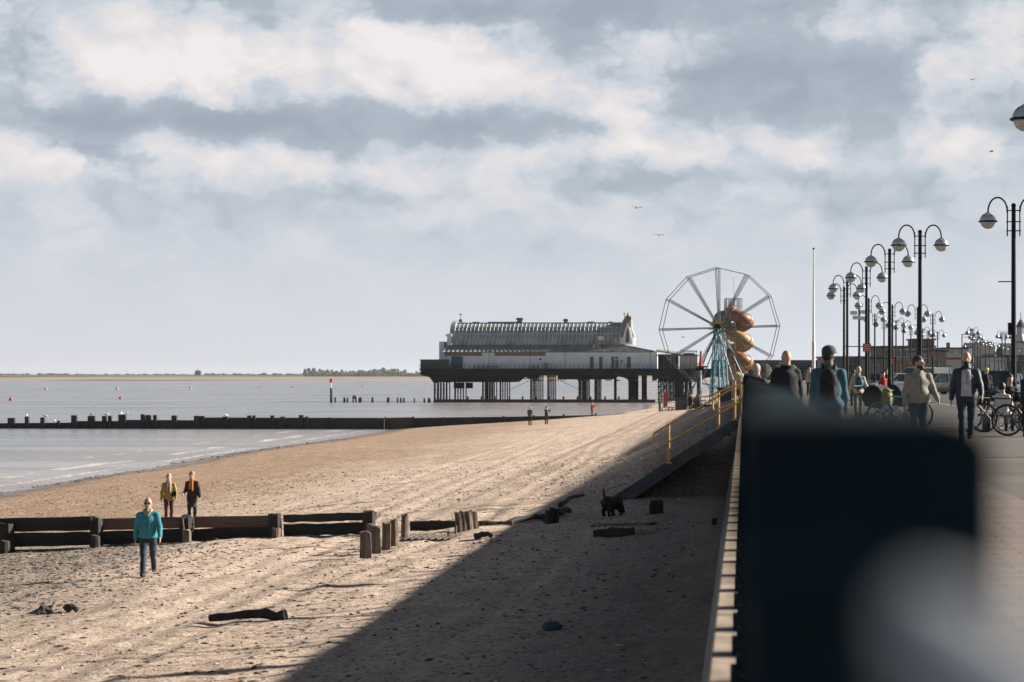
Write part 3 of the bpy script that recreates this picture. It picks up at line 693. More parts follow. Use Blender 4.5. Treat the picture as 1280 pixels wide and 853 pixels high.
u = u_on(442.8, G3+4); b = MB(); b.ball((0, 0, .5), .42, 10, 8); tag(b.build('float', mbr, loc=W(u, G3+4, .6)), 'red float between the old piles', 'float')

# gulls
mgull = mat('gull_white', (.75, .75, .74), .8, var=.05); mgrey = mat('gull_grey', (.20, .21, .23), .8, var=.05)
def gull(loc, rz, label, fly=False, m2=mgrey, k=1.):
    t = thing('gull', label, 'bird', loc, rz, 'gulls')
    b = MB()
    b.tube([(0, -.20*k, .13*k), (0, -.15*k, .17*k), (0, -.08*k, .16*k), (0, .05*k, .13*k), (0, .18*k, .10*k), (0, .26*k, .09*k)], [.02*k, .045*k, .075*k, .09*k, .05*k, .012*k], 8); b.build('body', mgull, t, smooth=True)
    if fly:
        for s in (-1, 1):
            b = MB(); b.prism([(0, -.10), (s*.28, -.16), (s*.66, -.02), (s*.28, -.02), (0, .08)], .135, .155, 'z')
            b.v = [(x, y, z+ (.32*abs(x) if abs(x) < .3 else .09-(abs(x)-.28)*.12)) for x, y, z in b.v]; b.build('wing', m2, t)
    else:
        b = MB(); b.ball((0, .08*k, .155*k), .085*k, 8, 6, (1, 2.0, .6)); b.build('wings', m2, t, smooth=True)
        b = MB(); b.tube([(.03*k, 0, 0), (.03*k, 0, .08*k)], .012*k, 5); b.tube([(-.03*k, 0, 0), (-.03*k, 0, .08*k)], .012*k, 5); b.build('legs', mby, t)
    return t
for k, (x, yt, lb) in enumerate(((34, 521, 'gull on the second groyne post from the left edge'), (115, 520, 'dark gull on the wide groyne post'), (134.5, 520, 'gull between two close groyne posts'), (152, 518.3, 'gull on the left post of the tallest groyne pair'), (159, 518.3, 'gull on the right post of the tallest groyne pair'), (57, 522, 'gull standing on a low groyne post near the left'), (283, 521, 'gull on the groyne above the two walking women'), (69, 528, 'gull on the groyne boarding near the left'))):
    u = u_on(x, G2); gull(W(u, G2-.16, z_on(yt, u, G2)), .9*k, lb, m2=mgull if k % 3 else mgrey, k=1.25)
gull(at(1240, 191, 14), 1.2, 'gull flying high at the right below the lamp globe', True, mgull, 1)
gull(at(796, 262, 14), .4, 'tiny gull flying above the wheel', True)
gull(at(854, 423, 9), .9, 'tiny gull flying in front of the wheel spokes', True)
gull(at(824, 296, 12), .3, 'speck of a gull flying left above the wheel', True)
gull(at(1216, 101, 9), 2.0, 'dark gull high in the right part of the sky', True)

# ------------------------------------------------------------------ the pier; local x along it, y towards the far side
PS = 5.70
P0 = at(690, 467, PS); P0.z = 0
def pa(x): return (x-690)/PS
def pz(y): return CZ+(467-y)/PS
mir = mat('pier_iron', (.008, .015, .018), .7, var=.25, scale=.6, spec=.15)
mdeck = mat('pier_deck', (.06, .055, .05), .85)
mwh = mat('pavilion_white', (.78, .80, .84), .6, var=.10, scale=.5, col2=(.66, .69, .74))
mwh2 = mat('white_trim', (.74, .75, .77), .55, var=.06, scale=.7)
mbrn = mat('eave_brown', (.27, .15, .11), .7, var=.1, scale=.6)
mgl = mat('roof_glass', (.27, .31, .32), .6, var=.28, scale=.45, spec=.2, col2=(.16, .20, .205))
mlead = mat('roof_lead', (.25, .265, .26), .65, var=.28, scale=.5, col2=(.15, .17, .165))
mlead2 = mat('roof_pale_sheet', (.40, .39, .36), .7, var=.22, scale=.5, col2=(.20, .20, .185))
mrib = mat('roof_rib', (.60, .64, .66), .6, var=.1)
mcop = mat('copper_green', (.10, .135, .145), .6, var=.15, scale=1)
mwin = mat('dark_glass', (.035, .06, .07), .15, var=.2, scale=.5)
mornt = mat('gilt_ornament', (.30, .235, .16), .6, var=.3, scale=1.5)
mblue = mat('blue_panel', (.035, .11, .19), .6, var=.1)
mscr = mat('screen_panel', (.06, .075, .08), .75, var=.2, scale=.5)
pier = thing('pier', 'iron pier on many dark legs standing in the sea', 'pier', P0, -TH)
def pb(name, m, par=pier, smooth=False, **k):
    global b; o = b.build(name, m, par, smooth=smooth, **k); b = MB(); return o
b = MB()
A0, A1, DY = pa(523), pa(1085), 22
ztop = pz(461.5)
b.box(((A0+A1)/2, DY/2, ztop-.10), (A1-A0, DY, .2)); pb('deck', mdeck)
b.box(((A0+A1)/2, .15, ztop-.75), (A1-A0-.4, .3, 1.1)); b.box(((A0+A1)/2, -.02, ztop-.08), (A1-A0, .3, .25)); b.box(((A0+A1)/2, -.02, ztop-1.35), (A1-A0-1.2, .25, .18)); pb('edge_girder', mir)
b.box(((A0+A1)/2, DY-.15, ztop-.75), (A1-A0-.4, .3, 1.1)); pb('edge_girder', mir)
for k in range(6):
    b.box(((A0+A1)/2, 3+k*3.3, ztop-.65), (A1-A0-1.4, .25, .85))
pb('floor_beams', mir)
# haunched bracket at the pier head and arched spandrels
zb_ = pz(477.5)
b.prism([(A0+.2, ztop-.7), (A0+.2, ztop-1.3), (A0+2.2, ztop-1.8), (pa(541), pz(479)), (pa(547), pz(479)), (pa(547), ztop-1)], 0, .5)
b.prism([(A0+.2, ztop-.7), (A0+.2, ztop-1.3), (A0+2.2, ztop-1.8), (pa(541), pz(479)), (pa(547), pz(479)), (pa(547), ztop-1)], DY-.5, DY); pb('head_bracket', mir)
def arch(x0, x1, y, dens=0):
    a, c = pa(x0), pa(x1); n = 14; top = [(a+(c-a)*i/n, ztop-1.35) for i in range(n+1)]; bot = []
    for i in range(n+1):
        t = i/n; bot.append((a+(c-a)*t, zb_ + (ztop-1.6-zb_)*(1-(2*t-1)**2)**.5*.92))
    b.loft([[(p[0], y-.09, p[1]), (p[0], y+.09, p[1]), (q[0], y+.09, q[1]), (q[0], y-.09, q[1])] for p, q in zip(top, bot)])
for k, (x0, x1) in enumerate(((545, 603), (603, 640), (640, 664), (697, 723), (757, 786), (815, 845), (845, 872), (872, 925))):
    for y in (.2, 7, 14, 21): arch(x0, x1, y); pb('arched_girder', mir)
for x0, x1, zz in ((545, 640, 3.1), (697, 757, 2.0)):     # deep lattice behind the arches reads as a dark band
    for y in (4, 11, 18): b.box(((pa(x0)+pa(x1))/2, y, ztop-1.2-zz/2*.55), (pa(x1)-pa(x0), .12, zz*.55)); pb('cross_girder', mir)
for x0, x1 in ((641, 664), (697, 705), (757, 770), (700, 722)):                  # open lattice panels
    n = int((x1-x0)/2.2)
    for i in range(n):
        a = pa(x0)+(pa(x1)-pa(x0))*i/n; d = (pa(x1)-pa(x0))/n
        b.bar((a, .1, ztop-1.4), (a+d, .1, ztop-2.1), .07); b.bar((a, .1, ztop-2.1), (a+d, .1, ztop-1.4), .07)
    b.bar((pa(x0), .1, ztop-2.15), (pa(x1), .1, ztop-2.15), .14); pb('lattice_panel', mir)
# trestles: two rows of legs each, five legs deep
leg_me = None
def leg(x, y, r=.17, zb2=-1.2):
    global leg_me
    if leg_me is None:
        q = MB(); q.tube([(0, 0, 0), (0, 0, 1)], 1, 8); q.lathe([(1.35, .93), (1.35, .97)], n=8); leg_me = q.build('pier_leg', mir, pier)
        o = leg_me
    else:
        o = leg_me.copy(); C.objects.link(o)
    o.location = (x, y, zb2); o.scale = (r, r, ztop-1.3-zb2)
ROWS = [542, 546.5, 568, 603, 608, 625, 663.5, 668.5, 685, 724, 729, 744, 768.5, 786.5, 792, 803]
for k, x in enumerate(ROWS):
    for j, y in enumerate((.3, 5.5, 10.7, 15.9, 21.3)):
        if x == 768.5 and j > 1: continue
        leg(pa(x), y, .20 if j == 0 else .14)
for k, x in enumerate(ROWS[::1]):
    a = pa(x)
    for y0 in (.3, 5.5, 10.7, 15.9):
        if x in (546.5, 608, 668.5, 729, 792): continue
        b.bar((a, y0, 2.6), (a, y0+5.2, 2.6), .06)
    b.bar((a, 0, 4.75), (a, 21.6, 4.75), .16, .25)
for x0, x1 in ((542, 546.5), (603, 608), (663.5, 668.5), (724, 729), (786.5, 792)):
    for k in range(5): 
        b.bar((pa(x0), .3, .8+k*.85), (pa(x1), .3, .8+k*.85), .1); b.bar((pa(x0), .3, .8+k*.85), (pa(x1), .3, 1.6+k*.85), .08)
for x0, z0, x1, z1 in ((661, 4.3, 638, 1.9), (700, 4.3, 724, 1.9)): b.bar((pa(x0), .4, z0+.4), (pa(x1), .4, z0-1.9+.4+.0), .09)
for x0, x1 in ((561, 565), (566, 573), (577, 584)):
    b.box(((pa(x0)+pa(x1))/2, 9, 3.6), (pa(x1)-pa(x0)+.1, 2, 1.3))
pb('cross_bracing', mir)
# denser shore trestles behind the wheel
for x in (823, 829, 833, 838, 842, 847, 851, 856, 861):
    for y in (.3, 10.5, 21.3): leg(pa(x), y, .13)
for x in (872, 890, 912, 940, 970, 1000, 1030): leg(pa(x), .4, .28); leg(pa(x), 12, .28)
for k, x in enumerate((823, 829, 838, 847, 856)):
    for z0 in (.6, 2.0, 3.4):
        b.bar((pa(x), .3, z0), (pa(x+9), .3, z0+1.3), .12); b.bar((pa(x), .3, z0+1.3), (pa(x+9), .3, z0), .12); b.bar((pa(x), 5.3, z0), (pa(x+9), 5.3, z0+1.3), .12)
for z0 in (.6, 2.0, 3.4, 4.5): b.bar((pa(821), .3, z0), (pa(866), .3, z0), .16)
b.box((pa(847), 12, 5.0), (pa(872)-pa(822), 20, .8)); b.box((pa(846.5), .2, 2.9), (1.1, .5, 5)); 
pb('shore_bracing', mir)
# deck railing
for x0, x1, h_ in ((523, 1085, 1.15),):
    a, c = pa(x0), pa(x1)
    for z in (.12, .6, 1.12): b.bar((a, .02, ztop+z), (c, .02, ztop+z), .055)
    n = int((c-a)/1.0)
    for i in range(n+1): b.bar((a+(c-a)*i/n, .02, ztop), (a+(c-a)*i/n, .02, ztop+1.15), .06)
pb('deck_railing', mir)
b.box(((pa(890)+pa(1085))/2, 1.2, ztop+1.0), (pa(1085)-pa(890), .1, 1.9)); pb('fence_boards', mscr)
b.box(((pa(524)+pa(561))/2, 1.2, (pz(450)+ztop)/2), (pa(561)-pa(524), 2., pz(450)-ztop)); b.box(((pa(524)+pa(561))/2, 1.2, pz(450)), (pa(561)-pa(524)+.2, 2.3, .2)); pb('screen_box', mscr)
LPX = [610.5, 662, 706, 813, 557, 834]
for k, x in enumerate(LPX):
    t = thing('deck_lamp_post', f'slim dark lamp post on the pier deck, {["before the pale eave panel", "left of the roof ventilator", "at the middle of the white wall", "at the right end of the white wall", "by the blue panel", "right of the white hall"][k]}', 'lamp post', P0 + W(pa(x), .5, ztop), -TH, 'thin lamp posts on the pier')
    b.tube([(0, 0, 0), (0, 0, 3.7)], .05, 6); pb('pole', mir, t); b.ball((0, 0, 3.85), .16, 8, 6); pb('lantern', mir, t)

# ---- pavilion on the deck
pv = thing('pier_pavilion', 'white pavilion hall with a barrel glass roof on the pier', 'pavilion', P0 + W(0, 3.2, ztop), -TH)
ze = pz(440)-ztop; zw = ze - .05
XL, XR = pa(552.5), pa(818); DP = 16.5
b.box(((XL+XR)/2, DP/2, zw/2), (XR-XL, DP, zw)); pb('wall', mwh, pv)
a, c = pa(552), pa(680.5)
b.box(((a+c)/2, -.10, (pz(440)+pz(444.8))/2-ztop), (c-a, .24, .84)); pb('brown_fascia', mbrn, pv)
for x0, x1, y0, y1, m, nm, pr in ((600, 616, 440, 444.9, mwh2, 'pale_panel', .3), (680.5, 819, 439.6, 441.2, mwh2, 'eave_board', .35), (561.5, 575.5, 445.5, 461, mblue, 'blue_panel', .35),
        (736.5, 741, 446, 461, mwin, 'door', .14), (748, 752.3, 446, 461, mwin, 'door', .14), (763, 772.5, 446, 461, mwin, 'double_door', .14), (783, 787.5, 446, 461, mwin, 'door', .14)):
    a, c = pa(x0), pa(x1); b.box(((a+c)/2, -pr/2+.02, (pz(y0)+pz(y1))/2-ztop), (c-a, pr, (y1-y0)/PS)); o = pb(nm, m, pv)
    if nm == 'double_door':
        for xx in (763, 767.7, 772.5): b.box((pa(xx), -.14, (pz(446)+pz(461))/2-ztop), (.12, .06, 15/PS))
        b.box((pa(767.7), -.14, pz(449)-ztop), (9.5/PS, .06, .12)); pb('frame', mwh, o)
for x in (592, 603, 616, 628, 640, 652, 664, 680.8, 690, 707, 717, 729, 757, 778, 795, 806): b.box((pa(x), -.06, (pz(445)+pz(461))/2-ztop), (.14, .10, 16/PS))
b.box(((pa(680.5)+XR)/2, -.06, pz(444.7)-ztop), (XR-pa(680.5), .12, .10)); b.box(((pa(590)+pa(680))/2, -.06, pz(445.3)-ztop), (pa(680)-pa(590), .12, .12)); pb('wall_battens', mwh2, pv)
for x, y in ((764, 449), (776, 452), (674, 449), (783, 456)): b.ball((pa(x), -.3, pz(y)-ztop), .22, 8, 6)
pb('wall_lamps', mir, pv)
# skirt roof (lower), pale upper slope, barrel vault
z1, z2, z3, z4 = ze, pz(431.5)-ztop, pz(427.5)-ztop, pz(403.5)-ztop
XG = pa(775)
def slope_sheet(x0a, x0b, x1a, x1b, ya, yb, za, zb3, m, nm, ribs=0, mr_=None, th=.12):
    b.add([(x0a, ya, za), (x1a, ya, za), (x1b, yb, zb3), (x0b, yb, zb3), (x0a, ya+th, za-th), (x1a, ya+th, za-th), (x1b, yb+th, zb3-th), (x0b, yb+th, zb3-th)],
          [(0,1,2,3),(7,6,5,4),(0,4,5,1),(1,5,6,2),(2,6,7,3),(3,7,4,0)]); o = pb(nm, m, pv)
    if ribs:
        for i in range(ribs+1):
            t = i/ribs; b.bar((x0a+(x1a-x0a)*t, ya-.05, za+.06), (x0b+(x1b-x0b)*t, yb-.05, zb3+.06), .10, .12)
        pb('ribs', mr_ or mrib, o)
slope_sheet(XL-.3, XL+1.0, XR-1., XG, -.5, 3.2, z1, z2, mlead, 'skirt_roof', 46, mlead2)
slope_sheet(XL-.3, XL+1.0, XR-1., XG, DP+.5, DP-3.2, z1, z2, mlead, 'skirt_roof')
b.box(((XL+1.+XG)/2, DP/2, z2-.05), (XG-XL-.8, DP-6.2, .35)); pb('gutter', mcop, pv)
b.add([(XR+.2, -.5, z1), (XG, 3.2, z2), (XG, DP-3.2, z2), (XR+.2, DP+.5, z1)], [(0,1,2,3)]); b.add([(XR+.2,-.5,z1),(XR-1,-.5,z1),(XG,3.2,z2)],[(0,1,2)]); pb('hip_roof', mlead, pv)
b.bar((XR, -.45, z1+.1), (XG, 3.2, z2+.1), .25); pb('hip_capping', mcop, pv)
BX0, BX1 = pa(560), pa(773)
BX0i = pa(563)
yc = DP/2; hwid = DP/2-3.4
def barrel_pt(t):                        # t 0..pi from near foot over the top to the far foot
    return (yc-hwid*math.cos(t)*(1.0), z3+.85+(z4-z3-.85)*math.sin(t)**.82)
n = 22; prof = [barrel_pt(math.pi*i/n) for i in range(n+1)]
slope_sheet(BX0, BX0+.4, BX1, BX1, 3.3, yc-hwid, z2+.12, z3+.85, mlead2, 'apron_roof', 42, mrib)
b.loft([[(x, y, z) for y, z in prof] for x in np.linspace(BX0i, BX1, 12)]); barrel = pb('barrel_roof', mgl, pv, smooth='auto')
nr = 42
for i in range(nr+1):
    x = BX0i+(BX1-BX0i)*i/nr; b.tube([(x, y-.02, z+.04) for y, z in prof[:n//2+3]], .055 if i % 3 else .075, 4)
pb('glazing_ribs', mrib, barrel)
for tt in (.16, .52, 1.0):
    y, z = barrel_pt(tt*math.pi/2*.9); b.bar((BX0i, y-.03, z+.05), (BX1, y-.03, z+.05), .10)
pb('glazing_purlins', mrib, barrel)
b.box(((BX0i+BX1)/2, yc, z4+.12), (BX1-BX0i, 1.6, .3)); 
for x0, x1 in ((583, 592), (603, 642), (730, 739), (757, 762)): b.box(((pa(x0)+pa(x1))/2, yc, z4+.34), (pa(x1)-pa(x0), 1.2, .2))
pb('ridge_capping', mcop, pv)
for x, w_, yt, nm in ((643.5, 8, 396.5, 0), (702.5, 5.5, 398, 1)):
    cx = pa(x); hh = pz(yt)-ztop; b.box((cx, yc, (z4+hh)/2), (w_*.8/PS, 1.1, hh-z4)); b.box((cx, yc, hh-.22), (w_*1.15/PS, 1.5, .3)); b.box((cx, yc, hh), (w_*.9/PS, 1.1, .2)); pb('ventilator', mcop, pv)
# left end: curved rusty gable, finial and low annexe
gp = [(yc-hwid*1.05*math.cos(math.pi*i/16), z3-.2+(z4-z3+.9)*math.sin(math.pi*i/16)**.8) for i in range(17)]
b.loft([[(x, y, z) for y, z in gp] for x in (BX0i-1.0, BX0i)]); pb('end_gable', mlead2, pv)
b.loft([[(x, yc+(y-yc)*.9, z3+(z-z3)*.93) for y, z in gp] for x in (BX0i-1.15, BX0i-.99)]); pb('end_window', mbrn, pv)
b.box((pa(556.5), 3.0, pz(424)-ztop), (.9, .9, 2.6)); b.box((pa(556), 3, pz(418.6)-ztop), (1.4, 1.2, .4)); pb('corner_turret', mwh2, pv)
cx = pa(567.5); b.ball((cx, yc, z4+.7), .5, 10, 6, (1, 1, .8)); b.tube([(cx, yc, z4+.6), (cx, yc, z4+2.4)], .07, 6); b.bar((cx-.35, yc, z4+2.1), (cx+.3, yc, z4+2.1), .16); pb('weather_vane', mcop, pv)
b.box(((pa(543)+pa(553))/2, 7, (pz(426.5)-ztop)/2), (10/PS, 7, pz(426.5)-ztop)); ann = pb('annexe', mwh, pv)
b.box((pa(551), 3.45, pz(431)-ztop), (.5, .08, 1.3)); pb('window', mwin, ann)
# right end: white pointed gable seen edge-on, with gilt crest
gx0, gx1 = pa(772), pa(790)
b.box(((gx0+gx1)/2, yc, pz(425.5)-ztop), (gx1-gx0, DP-6.6, 9/PS)); pb('gable_base', mwh2, pv)
gz_ = lambda y: pz(y)-ztop
b.prism([(pa(774.5), gz_(430)), (pa(788.5), gz_(430)), (pa(787), gz_(419)), (pa(784.7), gz_(408)), (pa(782.6), gz_(403.5)), (pa(780.2), gz_(409)), (pa(777.3), gz_(420))], 2.9, 3.6); pb('dormer_gable', mwh2, pv)
b.prism([(pa(780.3), gz_(428)), (pa(784.8), gz_(428)), (pa(784.5), gz_(417)), (pa(782.7), gz_(409)), (pa(781), gz_(417))], 2.8, 2.95); pb('lancet_window', mwin, pv)
b.prism([(pa(769), gz_(424)), (pa(774), gz_(424)), (pa(777.5), gz_(415)), (pa(781), gz_(404)), (pa(783), gz_(399.5)), (pa(786.5), gz_(408)), (pa(789), gz_(421)), (pa(791), gz_(422)), (pa(790.5), gz_(419)), (pa(787.5), gz_(410)), (pa(786.5), gz_(398)), (pa(783), gz_(394)), (pa(778), gz_(398)), (pa(775), gz_(403)), (pa(771), gz_(417))], 3.7, 12.5)
pb('gable_roof', mlead, pv)
rr = random.Random(4)
for k in range(26):
    x = rr.gauss(782.7, 2.6); y = rr.uniform(393.5, 404)+abs(x-782.7)*.8; b.ball((pa(x), 3.4+rr.uniform(0, 2), gz_(y)), rr.uniform(.2, .42), 6, 5, (1, 1, rr.uniform(1, 2)))
b.tube([(pa(782.7), 4, gz_(398)), (pa(782.7), 4, gz_(390))], .12, 6); b.tube([(pa(778.5), 4, gz_(400)), (pa(778.5), 4, gz_(391.5))], .06, 6); b.ball((pa(778.5), 4, gz_(391.5)), .2, 6, 5); pb('gilt_crest', mornt, pv)
for x, y, w_, h_ in ((749, 421.5, 8, 2.6), (749, 424, 6, 2.4)): b.box((pa(x), 3, gz_(y)), (w_/PS, 1.2, h_/PS))
pb('roof_plant', mwh2, pv)
for q in range(5):
    if q == 0: b.box((pa(746.5), 1.6, gz_(431.5)), (.5, .6, 1.4))
    elif q == 1: b.ball((pa(741.5), 1.6, gz_(433)), .5, 8, 6)
    elif q == 2: b.ball((pa(748.5), 1.2, gz_(436)), .4, 8, 6)
    elif q == 3: b.box((pa(693.5), 1.3, gz_(437.6)), (.9, .6, .5))
    else: b.box((pa(768), 2.8, gz_(425.5)), (1.1, .8, 1.2))
    pb('roof_duct', mlead2, pv)
# open shelter right of the hall
sh = thing('pier_shelter', 'dark open shelter joined to the right end of the white hall', 'shelter', P0 + W(0, 3.4, ztop), -TH)
b.add([(pa(819), 0, gz_(439.5)), (pa(850), 0, gz_(444.5)), (pa(850), 10, gz_(442)), (pa(819), 10, gz_(437))], [(0,1,2,3)]); o = pb('roof', mlead, sh); q = o.modifiers.new('s', 'SOLIDIFY'); q.thickness = .3
b.box(((pa(820)+pa(846))/2, 9, gz_(452)), (pa(846)-pa(820), .3, 20/PS-.2)); pb('back_wall', mscr, sh); b.box((pa(833), -.1, gz_(444.4)), (28/PS, .2, .3)); pb('eave_beam', mscr, sh)
for x in (820, 823.5, 827, 831, 835, 840, 845): b.box((pa(x), 0, gz_(452.3)), (.28, .28, 17.6/PS))
pb('columns', mir, sh)
b.box((pa(819.3), -.2, gz_(450.5)), (.5, .3, 22/PS)); pb('white_pillar', mwh2, sh)
ki = thing('pier_kiosk', 'beige kiosk with a row of small roof finials on the pier', 'kiosk', P0 + W(0, 3.0, ztop), -TH)
mbei = mat('beige_render', (.50, .44, .37), .8, var=.1, scale=.7)
b.box((pa(860), 3, (pz(444.5)-ztop)/2), (22.5/PS, 6, pz(444.5)-ztop)); pb('wall', mbei, ki)
b.box((pa(860), 3, gz_(444.3)), (24.5/PS, 6.6, .3)); b.prism([(pa(851), gz_(444)), (pa(869), gz_(444)), (pa(866), gz_(441.5)), (pa(854), gz_(441.5))], 1, 5); pb('roof', mcop, ki)
for i in range(9): b.tube([(pa(851+i*2.3), 2, gz_(443)), (pa(851+i*2.3), 2, gz_(439.3))], .07, 5); b.ball((pa(851+i*2.3), 2, gz_(439)), .17, 6, 5)
pb('finials', mir, ki)
for x in (855, 860, 865): b.box((pa(x), -.06, gz_(453)), (.1, .1, 15/PS))
pb('battens', mrib, ki)
# yellow-ended cabinet and tables on the deck
t = thing('deck_cabinet', 'small cream cabinet standing on the pier deck', 'cabinet', P0 + W(pa(682.5), 1.6, ztop), -TH); b.box((0, 0, .7), (1.1, .8, 1.4)); pb('case', mbei, t); b.box((-.15, -.41, .7), (.3, .04, 1.3)); pb('slot', mornt, t)
rr = random.Random(12)
for k, x in enumerate((594, 600, 606, 613, 619, 664, 670)):
    t = thing('deck_table', ['dark table nearest the pier head', 'second dark table from the pier head', 'dark table third from the pier head', 'dark table right of the lamp post before the pale panel', 'last table of the left bunch on the deck', 'left table of the pair by the cream cabinet', 'right table of the pair by the cream cabinet'][k], 'table', P0 + W(pa(x), 1.6, ztop), -TH, 'tables on the pier deck')
    b.box((0, 0, .74), (1.1, .7, .06)); pb('table_top', mir, t)
    for sx in (-.4, .4): b.bar((sx, -.3, 0), (sx, .3, .72), .07); b.bar((sx, .3, 0), (sx, -.3, .72), .07)
    b.box((0, -.6, .44), (1.1, .22, .05)); b.box((0, .6, .44), (1.1, .22, .05)); pb('benches', mir, t)

# ------------------------------------------------------------------ the big wheel (no gondolas) and its stand
WS = 10.07
WC = at(899, 410, WS); ub_, vb_ = uv_of(WC); zg = bz(min(ub_, 0), vb_)
mgal = mat('galvanised_truss', (.12, .13, .145), .5, metal=.2, var=.2, scale=3)
mcy = mat('cyan_paint', (.11, .31, .38), .5, var=.15, scale=1.2)
wh = thing('ferris_wheel', 'bare twelve sided big wheel frame without gondolas on a turquoise tower', 'big wheel', (WC.x, WC.y, zg), R(-17))
HZ = WC.z-zg; b = MB(); RW = 7.45; off = R(1.5)
hubz = HZ
rims = {}
for s in (-1, 1):
    for k in range(12):
        a = off + math.pi/2 + k*math.pi/6; rims[s, k] = Vector((RW*math.cos(a), s*.95, HZ+RW*math.sin(a)))
for s in (-1, 1):
    for k in range(12): b.bar(rims[s, k], rims[s, (k+1) % 12], .075)
for k in range(12): b.bar(rims[-1, k], rims[1, k], .07)
pb('rim', mgal, wh)
for k in range(12):
    for s in (-1, 1):                              # each spoke: a flat ladder truss
        a = off+math.pi/2+k*math.pi/6; d = Vector((math.cos(a), 0, math.sin(a))); t_ = Vector((-math.sin(a), 0, math.cos(a)))
        h0 = Vector((0, s*.35, HZ))+d*.4; e = rims[s, k]
        p = .09
        b.bar(h0+t_*p*.6, e+t_*p, .075); b.bar(h0-t_*p*.6, e-t_*p, .075)
        for j in range(9):
            q = (j+.5)/9; c1 = h0.lerp(e, q); b.bar(c1+t_*p*.9, c1-t_*p*.9, .03)
    pb('spoke', mgal, wh)
b.tube([(0, -1.15, HZ), (0, 1.15, HZ)], .22, 12); b.lathe([(.62, -.1), (.62, .1)], (0, 0, 0), 12)
b.v = [(x, y, z) if i < 24 else (x, -.9+z, HZ+y) for i, (x, y, z) in enumerate(b.v)]; pb('hub', mir, wh)
for k in range(12):
    a = k*math.pi/6+.2; d = Vector((math.cos(a), 0, math.sin(a))); n2 = Vector((-math.sin(a), 0, math.cos(a))); c0 = Vector((0, -1.02, HZ))
    b.add([c0+d*.45-n2*.12, c0+d*.45+n2*.12, c0+d*1.15+n2*.04, c0+d*1.15-n2*.04, c0+d*.45-n2*.12+Vector((0,.05,0)), c0+d*.45+n2*.12+Vector((0,.05,0)), c0+d*1.15+n2*.04+Vector((0,.05,0)), c0+d*1.15-n2*.04+Vector((0,.05,0))], [(0,1,2,3),(7,6,5,4),(0,4,5,1),(1,5,6,2),(2,6,7,3),(3,7,4,0)])
pb('hub_fins', mat('gold_paint', (.40, .26, .07), .5), wh)
for s in (-1, 1):                                   # tower: lattice mast either side of the wheel
    L = [(-1.05, 1.05*s), (-.5, 1.7*s), (.5, 1.7*s), (1.05, 1.05*s)]
    tops = [(-.38, s*1.15), (-.14, s*1.35), (.14, s*1.35), (.38, s*1.15)]
    for (x0, y0), (x1, y1) in zip(L, tops): b.tube([(x0, y0, 0), (x1, y1, HZ-.1)], .085, 6)
    m_ = 12
    for j in range(m_):
        t0, t1 = j/m_, (j+1)/m_
        for i in range(3):
            p0 = Vector((*L[i], 0)).lerp(Vector((*tops[i], HZ-.1)), t0); p1 = Vector((*L[i+1], 0)).lerp(Vector((*tops[i+1], HZ-.1)), t1)
            q1 = Vector((*L[i+1], 0)).lerp(Vector((*tops[i+1], HZ-.1)), t0)
            b.bar(p0, p1, .05); b.bar(p0, q1, .05)
    pb('tower', mcy, wh)
for x, s in ((-4.2, 1), (4.2, 1), (-3.6, -1), (3.6, -1)):
    b.tube([(x, s*3.2, 0), (x*.05, s*1.25, HZ-.6)], .07, 6)
    pb('stay', mgal, wh)
b.box((0, 0, .35), (5.6, 5.4, .3)); b.box((-2.2, -2.9, .7), (.8, .6, 1.2)); pb('base_frame', mgal, wh)
for k in range(11): b.bar((-2.8+k*.56, -2.9, .5), (-2.8+k*.56, -2.9, 1.5), .05)
b.bar((-2.8, -2.9, 1.5), (2.8, -2.9, 1.5), .06); pb('guard_rail', mcy, wh)

# ------------------------------------------------------------------ spiral tube slide round a white tower
SS = 9.3
SC = at(922, 467, SS); us_, vs_2 = uv_of(SC); zs = bz(min(us_, 0), vs_2)
sl_ = thing('tube_slide', 'spiral slide with orange and yellow tube sections round a white tower', 'slide', (SC.x, SC.y, zs))
mor = mat('orange_fibreglass', (.27, .10, .035), .5, var=.22, scale=1.6); mye = mat('yellow_fibreglass', (.40, .225, .05), .5, var=.22, scale=1.6, col2=(.25, .17, .07))
mcr = mat('cream_fibreglass', (.50, .40, .22), .4, var=.12, scale=1.2, coat=.15)
zt_ = CZ+(467-377)/SS-zs; zb4 = CZ+(467-480)/SS-zs
turns = 4.0; N_ = 128; RR = 1.22
def hp(t):
    a = 2*math.pi*turns*t + 2.4; return Vector((RR*math.cos(a)+.15, RR*math.sin(a), zt_+.1-(zt_-zb4)*t-1.2))
cols = [mor]*4+[mye]*4+[mor]*4+[mcr]*4
n_s = 16
for j in range(n_s):
    a0, a1 = j*N_//n_s, (j+1)*N_//n_s
    b.tube([hp(i/N_) for i in range(a0, a1+1)], .84, 14); o = pb('tube_section', cols[j], sl_, smooth='auto')
    d = hp((a1)/N_); e = hp((a1+.6)/N_); b.tube([d, e], .91, 14); pb('joint_ring', mcr if j % 2 else mlead2, o)
for x in (-.55, .55):
    for y in (-.55, .55): b.tube([(x-.9, y, 0), (x-.9, y, CZ+(467-372)/SS-zs)], .07, 6)
for j in range(12):
    z0 = j*1.1; b.bar((-1.45, -.55, z0), (-.35, -.55, z0+1.1), .06); b.bar((-1.45, -.55, z0+1.1), (-.35, -.55, z0+1.1), .06); b.bar((-.35, -.55, z0), (-.35, .55, z0+1.1), .06)
pb('tower_frame', mrib, sl_)
ztw = CZ+(467-374)/SS-zs
b.box((-.6, 0, ztw-2.4), (2.2, 1.9, .15)); 
for x in (-1.7, -1.15, -.6, -.05, .5): b.bar((x, -.95, ztw-2.3), (x, -.95, ztw), .09)
